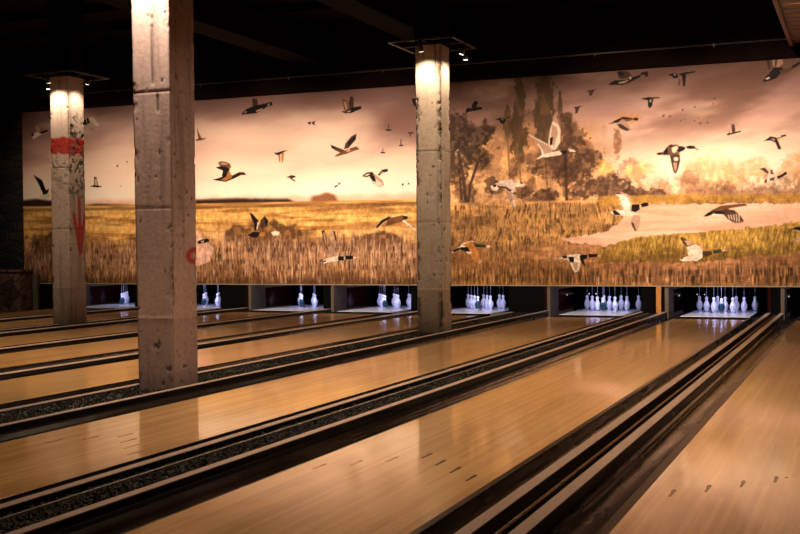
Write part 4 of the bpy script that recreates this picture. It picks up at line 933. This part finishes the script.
# ------------------------------------------------------------------ concrete columns
def build_column(ci, name, label, cat):
    x0, x1, y0, y1 = COLS[ci]; cx, cy = (x0 + x1) / 2, (y0 + y1) / 2
    hx, hy = (x1 - x0) / 2, (y1 - y0) / 2
    zb, zt = (0.0005, 0.0005, -0.0045)[ci], 3.80
    t = empty('concrete_column', (cx, cy, zb)); tag(t, label, cat, 'concrete columns')
    st = 0.0115
    # perimeter samples (front, right, back, left), rounded corners
    per = []
    def edge(p, q):
        n = int(math.dist(p, q) / st)
        for k in range(n):
            a = k / n; per.append((p[0] + (q[0] - p[0]) * a, p[1] + (q[1] - p[1]) * a))
    edge((-hx, -hy), (hx, -hy)); edge((hx, -hy), (hx, hy)); edge((hx, hy), (-hx, hy)); edge((-hx, hy), (-hx, -hy))
    per = np.array(per); n = len(per); nz = int((zt - zb) / 0.0125)
    zz = np.linspace(zb, zt, nz + 1)
    PX = np.repeat(per[None, :, 0], nz + 1, 0); PY = np.repeat(per[None, :, 1], nz + 1, 0); ZZ = np.repeat(zz[:, None], n, 1)
    S = np.repeat((np.arange(n) * st)[None], nz + 1, 0)
    front = PY <= -hy + 1e-6; right = (PX >= hx - 1e-6) & ~front; back = (PY >= hy - 1e-6) & ~right & ~front; left = ~(front | right | back)
    NX = np.where(right, 1.0, np.where(left, -1.0, 0)); NY = np.where(front, -1.0, np.where(back, 1.0, 0))
    dc = np.minimum(np.minimum(np.hypot(PX - hx, PY + hy), np.hypot(PX + hx, PY + hy)), np.minimum(np.hypot(PX - hx, PY - hy), np.hypot(PX + hx, PY - hy)))
    sd = 900 + 31 * ci
    dep = 0.002 * fbm(S * 6, ZZ * 3, sd, 4)
    # chamfer and chips on the arrises
    dep += 0.006 * sstep(0.012, 0.0, dc)
    chip = sstep(0.58 if ci == 1 else 0.66, 0.66 if ci == 1 else 0.76, fbm(S * 9, ZZ * 7, sd + 5, 4)) * sstep(0.07, 0.0, dc)
    dep += (0.008 if ci == 0 else 0.018) * chip
    # pits
    pn = fbm(S * 26, ZZ * 17, sd + 9, 3); dens = fbm(S * 2.2, ZZ * 0.9, sd + 13, 3)
    pit = sstep(0.74 if ci == 0 else 0.78, 0.80 if ci == 0 else 0.85, pn + 0.18 * (dens - 0.5))
    if ci == 2:      # badly honeycombed concrete in the middle of the far left column
        hc = sstep(1.75, 2.2, ZZ) * sstep(3.35, 3.0, ZZ) * (right * 1.0 + front * 0.35 * sstep(2.75, 2.4, ZZ) )
        pit = np.maximum(pit, sstep(0.52, 0.60, fbm(S * 20, ZZ * 15, sd + 20, 3)) * hc)
    if ci == 1:
        hc = sstep(1.9, 2.2, ZZ) * sstep(3.3, 2.9, ZZ) * sstep(0.05, 0.01, dc)
        pit = np.maximum(pit, sstep(0.50, 0.60, fbm(S * 14, ZZ * 12, sd + 20, 3)) * hc)
    dep += (0.007 if ci == 0 else 0.014) * pit
    # horizontal formwork joints
    jt = np.zeros(ZZ.shape)
    for zj, dw, a in ((2.385, 0.007, 1.0), (1.46, 0.007, 0.9), (0.575, 0.007, -0.6), (3.32, 0.006, 0.25 if ci != 0 else 0.0)):
        wv = 0.010 * (fbm(S * 5, ZZ * 0 + zj, sd + 30, 3) - 0.5)
        g = np.exp(-((ZZ - zj - wv) / dw) ** 2) * a * np.where(right | left, 0.25 if ci == 0 else 0.6, 1.0)
        jt += g
    dep += 0.007 * jt
    # vertical crack on the near column's front
    crack = np.zeros(ZZ.shape)
    if ci == 0:
        xk = 0.012 + 0.006 * (fbm(ZZ * 3, ZZ * 0, sd + 40, 3) - 0.5) * 2
        crack = front * np.exp(-((PX - xk) / 0.009) ** 2) * sstep(2.42, 2.46, ZZ) * (0.4 + 0.6 * (fbm(ZZ * 6, S * 0, sd + 41, 3) > 0.42))
        crack += front * np.exp(-((PX - 0.055) / 0.010) ** 2) * sstep(2.20, 2.24, ZZ) * sstep(2.38, 2.34, ZZ)
        crack += right * np.exp(-((PY + hy - 0.01) / 0.010) ** 2) * sstep(0.92, 0.98, ZZ) * sstep(1.20, 1.12, ZZ) * 1.4
    if ci == 1:
        crack = front * np.exp(-((PX - 0.105) / 0.005) ** 2) * sstep(3.3, 3.35, ZZ)
    dep += 0.012 * crack
    VX = PX - NX * dep - (0.028 * ZZ / 3.1 * (1 - (PX + hx) / (2 * hx)) if ci == 0 else 0); VY = PY - NY * dep
    co = np.stack([VX, VY, ZZ - zb], -1).reshape(-1, 3)
    # colour
    base = np.array({0: (0.40, 0.280, 0.262), 1: (0.47, 0.36, 0.275), 2: (0.42, 0.32, 0.262)}[ci])
    big = fbm(S * 3.0, ZZ * 1.6, sd + 50, 5); fine = fbm(S * 22, ZZ * 22, sd + 55, 4); drip = fbm(S * 20, ZZ * 1.1, sd + 58, 4)
    alb = base[None, None] * (0.72 + 0.36 * big + 0.22 * fine)[..., None]
    alb *= (1 - 0.28 * sstep(0.55, 0.75, drip))[..., None]
    panel = np.floor(np.interp(ZZ, [-0.1, 0.575, 1.46, 2.385, 3.32, 4.5], [0, 1, 2, 3, 4, 5]))
    alb *= (np.array([0.80, 0.92, 0.93, 1.0, 1.04, 1.0])[panel.astype(int)])[..., None]
    darkm = np.clip(pit * 0.75 + np.clip(jt, 0, 1) * 0.6 + crack * 0.85 + chip * (0.75 if ci == 1 else 0.4) + 0.45 * sstep(0.010, 0.0, dc), 0, 0.93)
    alb = alb * (1 - darkm)[..., None] + np.array((0.03, 0.02, 0.015)) * darkm[..., None]
    lightj = np.clip(-jt, 0, 1) * 0.6; alb = alb * (1 + lightj)[..., None]
    # darker and mottled towards the foot
    alb *= (1 - 0.4 * sstep(0.25, 0.0, ZZ) * (0.4 + fine))[..., None]
    red = np.zeros(ZZ.shape)
    if ci == 2:
        e = 0.03 * (fbm(S * 8, ZZ * 8, sd + 60, 3) - 0.5) * 2
        red = sstep(2.545, 2.575, ZZ + e - 0.03 * front) * sstep(2.85, 2.82, ZZ + e) * (0.75 + 0.5 * fine) * (front | right) * (1 - 0.7 * sstep(0.55, 0.65, fbm(S * 9, ZZ * 12, sd + 61, 3)) * sstep(2.76, 2.7, ZZ))
        u = PY + cy       # arrow on the right face
        am = np.maximum.reduce([poly_mask2(u, ZZ, p) for p in (
            [(13.685, 1.93), (13.755, 1.95), (13.78, 1.15), (13.70, 1.12)],
            [(13.56, 1.68), (13.63, 1.70), (13.75, 1.25), (13.735, 1.04), (13.68, 1.14)],
            [(13.835, 1.72), (13.868, 1.60), (13.79, 1.10), (13.735, 1.04), (13.725, 1.28)])])
        red = np.maximum(red, am * right * 0.92 * (0.7 + 0.5 * fine))
        red = np.maximum(red, right * 0.35 * np.exp(-((u - 13.735) / 0.008) ** 2) * sstep(1.1, 1.05, ZZ) * sstep(0.8, 0.95, ZZ))
    if ci == 0:
        rr_ = np.hypot((PY - hy + 0.040) / 1.8, (ZZ - 1.07))
        red = right * np.minimum(1, 1.5 * np.exp(-((rr_ - 0.047) / 0.020) ** 2)) * (PY < hy - 0.0) * 0.9 * (1 - sstep(hy - 0.03, hy - 0.015, PY) * (np.abs(ZZ - 1.07) < 0.02))
        red = np.maximum(red, front * 0.14 * sstep(0.55, 0.7, fine) * sstep(0.06, 0.1, PX) * sstep(2.0, 2.1, ZZ) * sstep(2.3, 2.2, ZZ))
    red = np.clip(red, 0, 1)[..., None] * (1 - 0.6 * pit[..., None])
    alb = alb * (1 - red) + np.array((0.34, 0.022, 0.018)) * red * (0.7 + 0.5 * fine)[..., None]
    alb = np.clip(alb, 0.004, 0.8)
    idx = np.arange((nz + 1) * n).reshape(nz + 1, n)
    nxt = np.roll(idx, -1, 1)
    q = np.stack([idx[:-1], nxt[:-1], nxt[1:], idx[1:]], -1).reshape(-1, 4).astype(np.int32)
    me = bpy.data.meshes.new('shaft'); nv = len(co)
    co = np.concatenate([co, [(-hx + .01, -hy + .01, zt - zb), (hx - .01, -hy + .01, zt - zb), (hx - .01, hy - .01, zt - zb), (-hx + .01, hy - .01, zt - zb)]])
    q = np.concatenate([q, np.array([[nv, nv + 1, nv + 2, nv + 3]])]).astype(np.int32)
    me.vertices.add(len(co)); me.vertices.foreach_set('co', co.astype(np.float32).ravel())
    me.loops.add(q.size); me.loops.foreach_set('vertex_index', q.ravel())
    me.polygons.add(len(q)); me.polygons.foreach_set('loop_start', np.arange(0, q.size, 4, dtype=np.int32))
    me.update(calc_edges=True)
    a = me.color_attributes.new('tint', 'FLOAT_COLOR', 'POINT'); c = np.ones((len(co), 4), np.float32); c[:nv, :3] = alb.reshape(-1, 3)
    a.data.foreach_set('color', c.ravel()); me.materials.append(M['concrete'])
    o = bpy.data.objects.new('shaft', me); COL.objects.link(o); o.parent = t
    part(MB().box(x0 - 0.005, x1 + 0.005, y0 - 0.005, y1 + 0.005, zt - 0.04, ZC - 0.005), 'upper_shaft', M['black'], t)  # black upper length of the column, from the lamp frame up
    return t
def poly_mask2(U, V, pts):
    ins = np.zeros(U.shape, bool); j = len(pts) - 1
    for i in range(len(pts)):
        xi, zi = pts[i]; xj, zj = pts[j]
        if zi != zj: ins ^= ((zi > V) != (zj > V)) & (U < (xj - xi) * (V - zi) / (zj - zi) + xi)
        j = i
    return ins.astype(float)
build_column(0, 'concrete_column', 'tall grey concrete column nearest the camera, with a crack down its front', 'column')
build_column(1, 'concrete_column', 'pale pitted concrete column standing in the gravel near the middle of the picture', 'column')
build_column(2, 'concrete_column', 'far left concrete column with a red painted band and a red arrow', 'column')

# ------------------------------------------------------------------ lamp frames round the columns
for ci, lab in ((0, 'square lamp frame round the top of the near column'), (1, 'square black lamp frame with spotlights round the top of the middle column'),
                (2, 'square black lamp frame with spotlights round the top of the far left column')):
    if ci == 0: pass
    x0, x1, y0, y1 = COLS[ci]; cx, cy = (x0 + x1) / 2, (y0 + y1) / 2; zr = 3.785; h = 0.44
    t = empty('spotlight_frame', (cx, cy, zr)); tag(t, lab, 'lamp frame', 'spotlight frames on the columns')
    b = 0.013
    for (a, c) in (((-h, -h), (h, -h)), ((h, -h), (h, h)), ((h, h), (-h, h)), ((-h, h), (-h, -h))):
        part(MB().box(cx + min(a[0], c[0]) - b, cx + max(a[0], c[0]) + b, cy + min(a[1], c[1]) - b, cy + max(a[1], c[1]) + b, zr - b, zr + b), 'frame_bar', M['metal'], t, 0.003)
    for sx, sy in ((-1, 0), (1, 0), (0, -1), (0, 1)):
        ex = (x1 - x0) / 2 + 0.004; ey = (y1 - y0) / 2 + 0.004
        xs = sorted((cx + sx * ex, cx + sx * h)) if sx else (cx - 0.012, cx + 0.012)
        ys = sorted((cy + sy * ey, cy + sy * h)) if sy else (cy - 0.012, cy + 0.012)
        part(MB().box(xs[0], xs[1], ys[0], ys[1], zr - 0.01, zr + 0.01), 'bracket', M['metal'], t)
    lamps = {0: [(0.0, -h, 1, 200)], 1: [(0.0, -h, 1, 125), (h, 0.02, 1, 80), (h * 0.7, h, 0, 0)],
             2: [(0.0, -h, 1, 115), (h, -0.02, 1, 70), (-h, 0.1, 0, 0), (-h * 0.9, h, 0, 0)]}[ci]
    for lx, ly, on, pw in lamps:
        px, py = cx + lx, cy + ly
        dx, dy = (0 if abs(lx) < 0.05 else -math.copysign(1, lx)), (0 if abs(ly) < 0.3 else -math.copysign(1, ly))
        if abs(lx) >= 0.3 and abs(ly) < 0.3: dy = 0
        if not on: dx = dy = 0
        tilt = 0.35 * 0.12
        p0 = Vector((px, py, zr - 0.02)); p1 = p0 + Vector((dx * tilt, dy * tilt, -0.13))
        lh = part(MB().tube(p0, p1, 0.032, 14).tube(p0 + Vector((0, 0, 0.03)), p0, 0.010, 8), 'lamp_head', M['metal'], t)
        d = (p1 - p0).normalized()
        part(MB().tube(p1 - d * 0.002, p1 + d * 0.003, 0.027, 14), 'lens', M['lens'], lh)
        if on:
            tgt = (cx + lx * 0.40, cy + ly * 0.40, 2.75 if ci else 2.2)
            spot('column_spot', p1 + d * 0.02, tgt, pw * (0.55 if ci else 1.4), COLUMN_WARM, 125, 1.0, 0.03, parent=t)
        else:
            spot('frame_spot', p1 + d * 0.02, (px * 1.0, py, 0), 25, COLUMN_WARM, 60, 0.9, 0.03, parent=t)

# ------------------------------------------------------------------ pin pits
pin_prof = [(0.0, 0.0), (0.026, 0.0), (0.029, 0.004), (0.036, 0.025), (0.047, 0.055), (0.053, 0.085), (0.0535, 0.10), (0.050, 0.12), (0.040, 0.145),
            (0.028, 0.165), (0.0215, 0.178), (0.0195, 0.188), (0.021, 0.198), (0.0255, 0.210), (0.0275, 0.222), (0.026, 0.233), (0.019, 0.243), (0.008, 0.249), (0.0, 0.250)]
def make_pin(teal):
    k = 6 if False else 0
    t = empty('bowling_pin', (0, 0, 0))
    if teal:
        low = [q for q in pin_prof if 0.02 < q[1] < 0.17]
        MB().lathe(pin_prof, 24).build('body', M['pin'], t)
        b = MB().lathe([(r + 0.0012, z) for r, z in low], 24).build('coloured_sleeve', M['teal'], t); b['label'] = 'teal coloured body'
    else:
        MB().lathe(pin_prof, 24).build('body', M['pin'], t)
    MB().tube((0, 0, 0.249), (0, 0, 0.46), 0.003, 6, 0.003).build('cord', M['cord'], t)
    return t
proto = {True: make_pin(True), False: make_pin(False)}
used = {True: False, False: False}
def place_pin(teal, x, y, label, group):
    p = proto[teal]
    if not used[teal]:
        used[teal] = True; r = p
    else:
        r = p.copy(); COL.objects.link(r)
        for ch in p.children:
            if ch.name in bpy.data.objects and ch.parent == p:
                c = ch.copy(); COL.objects.link(c); c.parent = r
    r.location = (x, y, 0.0005)
    tag(r, label, 'bowling pin', group)
    return r
POS = {(0, 0): 'teal bodied head pin', (1, 0): 'second row left pin', (1, 1): 'second row right pin', (2, 0): 'third row left pin', (2, 1): 'third row middle pin',
       (2, 2): 'third row right pin', (3, 0): 'back row far left pin', (3, 1): 'back row inner left pin', (3, 2): 'back row inner right pin', (3, 3): 'back row far right pin'}
for i, xl in enumerate(LANE_L):
    xr = xl + LW; ka, kb = xl - GUT, xr + GUT
    t = empty('pin_pit', ((xl + xr) / 2, YWALL, -0.16))
    tag(t, {0: 'black pin pit at the right edge, below the mural', 7: 'leftmost pin pit below the mural, beside the far left column'}.get(i, 'black open pin pit below the mural, ' + PIT[i].replace(' pit', '')), 'pin pit', 'pin pits under the mural')
    dk = part(MB().box(xl, xr, 17.86, 19.85, -0.10, 0.0), 'pin_deck', M['deck'], t, 0.004)
    part(MB().box(ka, xl - 0.001, 17.86, 19.9, -0.16, -0.06), 'side_channel', M['flange'], t)
    part(MB().box(xr + 0.001, kb, 17.86, 19.9, -0.16, -0.06), 'side_channel', M['flange'], t)
    # left cheek: beige front part and rail, dark red glossy panel
    ys = 18.74
    ck = part(MB().box(ka - 0.055, ka, YWALL - 0.0, ys, -0.16, 0.452).box(ka - 0.055, ka, ys, 19.82, 0.385, 0.452).box(ka - 0.055, ka - 0.004, ys, 19.82, -0.16, 0.0), 'cheek_panel', M['beige'], t)
    part(MB().box(ka - 0.05, ka - 0.006, ys, 19.82, 0.0, 0.385), 'laminate_panel', M['dark_red'], ck)
    part(MB().box(ka - 0.055, ka - 0.01, 19.82, 20.6, -0.16, 0.452), 'rear_cheek', M['black'], t)
    part(MB().box(kb, kb + 0.02, YWALL, 20.6, -0.16, 0.452), 'cheek_panel', M['black'], t)
    part(MB().box(ka - 0.02, kb + 0.02, 20.35, 20.40, -0.16, 1.2), 'curtain', M['curtain'], t)
    # violet tube behind the lower edge of the mural
    tb = part(MB().tube((xl - 0.1, 18.34, 0.50), (xr + 0.1, 18.34, 0.50), 0.012, 8), 'light_tube', M['tube'], t)
    ld = bpy.data.lights.new('pit_tube_light', 'AREA'); ld.shape = 'RECTANGLE'; ld.size = 0.95; ld.size_y = 0.03; ld.energy = 5.5; ld.spread = math.radians(130); ld.color = (0.58, 0.58, 1.0)
    lo = bpy.data.objects.new('pit_tube_light', ld); COL.objects.link(lo); lo.parent = t
    lo.location = (0, 0.36, 0.68); lo.rotation_mode = 'QUATERNION'
    lo.rotation_quaternion = Vector((0, 0.62, -0.38)).to_track_quat('-Z', 'Y')
    # sensor dots on the cheek and the curtain
    for yy in ((19.35,) if i in (0, 1, 2) else ()):
        part(MB().tube((ka - 0.006, yy, 0.26), (ka + 0.004, yy, 0.26), 0.012, 10), 'sensor', M['dot'], t)
    if i < 3:
        for dx in ((-0.35, -0.22, 1.18) if i else (-0.38, -0.25)):
            part(MB().tube((xl + dx + 0.28, 20.352, 0.24), (xl + dx + 0.28, 20.34, 0.24), 0.012, 10), 'sensor', M['dot'], t)
    # pins
    if i == 0: continue
    for r_ in range(4):
        for k in range(r_ + 1):
            X = (xl + xr) / 2 + (k - r_ / 2) * 0.3048; Y = YPIN + r_ * 0.264
            if X * 18.2 / Y > kb + 0.02: continue        # behind the cheek, out of the photograph
            teal = (r_ == 0)
            lab = (POS[(r_, k)] if teal else 'white ' + POS[(r_, k)]) + ' on the deck of the ' + PIT[i]
            place_pin(teal, X, Y, lab, 'pins in the ' + PIT[i])
# panels between the pits
for i in range(7):
    a = LANE_L[i + 1] + LW + GUT + 0.021; b = LANE_L[i] - GUT - 0.056
    t = empty('pit_divider', ((a + b) / 2, YWALL, -0.16))
    tag(t, 'dark upright panel between the ' + PIT[i] + ' and the pit left of it', 'divider panel', 'panels between the pits')
    part(MB().box(a, b, YWALL, YWALL + 0.12, -0.16, 0.453), 'panel', M['black'], t)
    if i == 1: part(MB().box(b - 0.135, b - 0.055, YWALL - 0.025, YWALL, -0.10, 0.452), 'wooden_upright', M['orange_wood'], t, 0.003)
    if i == 0: part(MB().box(a + 0.0, a + 0.03, YWALL - 0.015, YWALL, -0.10, 0.452), 'wooden_upright', M['dark_red'], t, 0.003)
    if i in (2, 5): part(MB().box(b - 0.04, b - 0.015, YWALL - 0.015, YWALL, -0.10, 0.452), 'wooden_upright', M['dark_red'], t, 0.003)
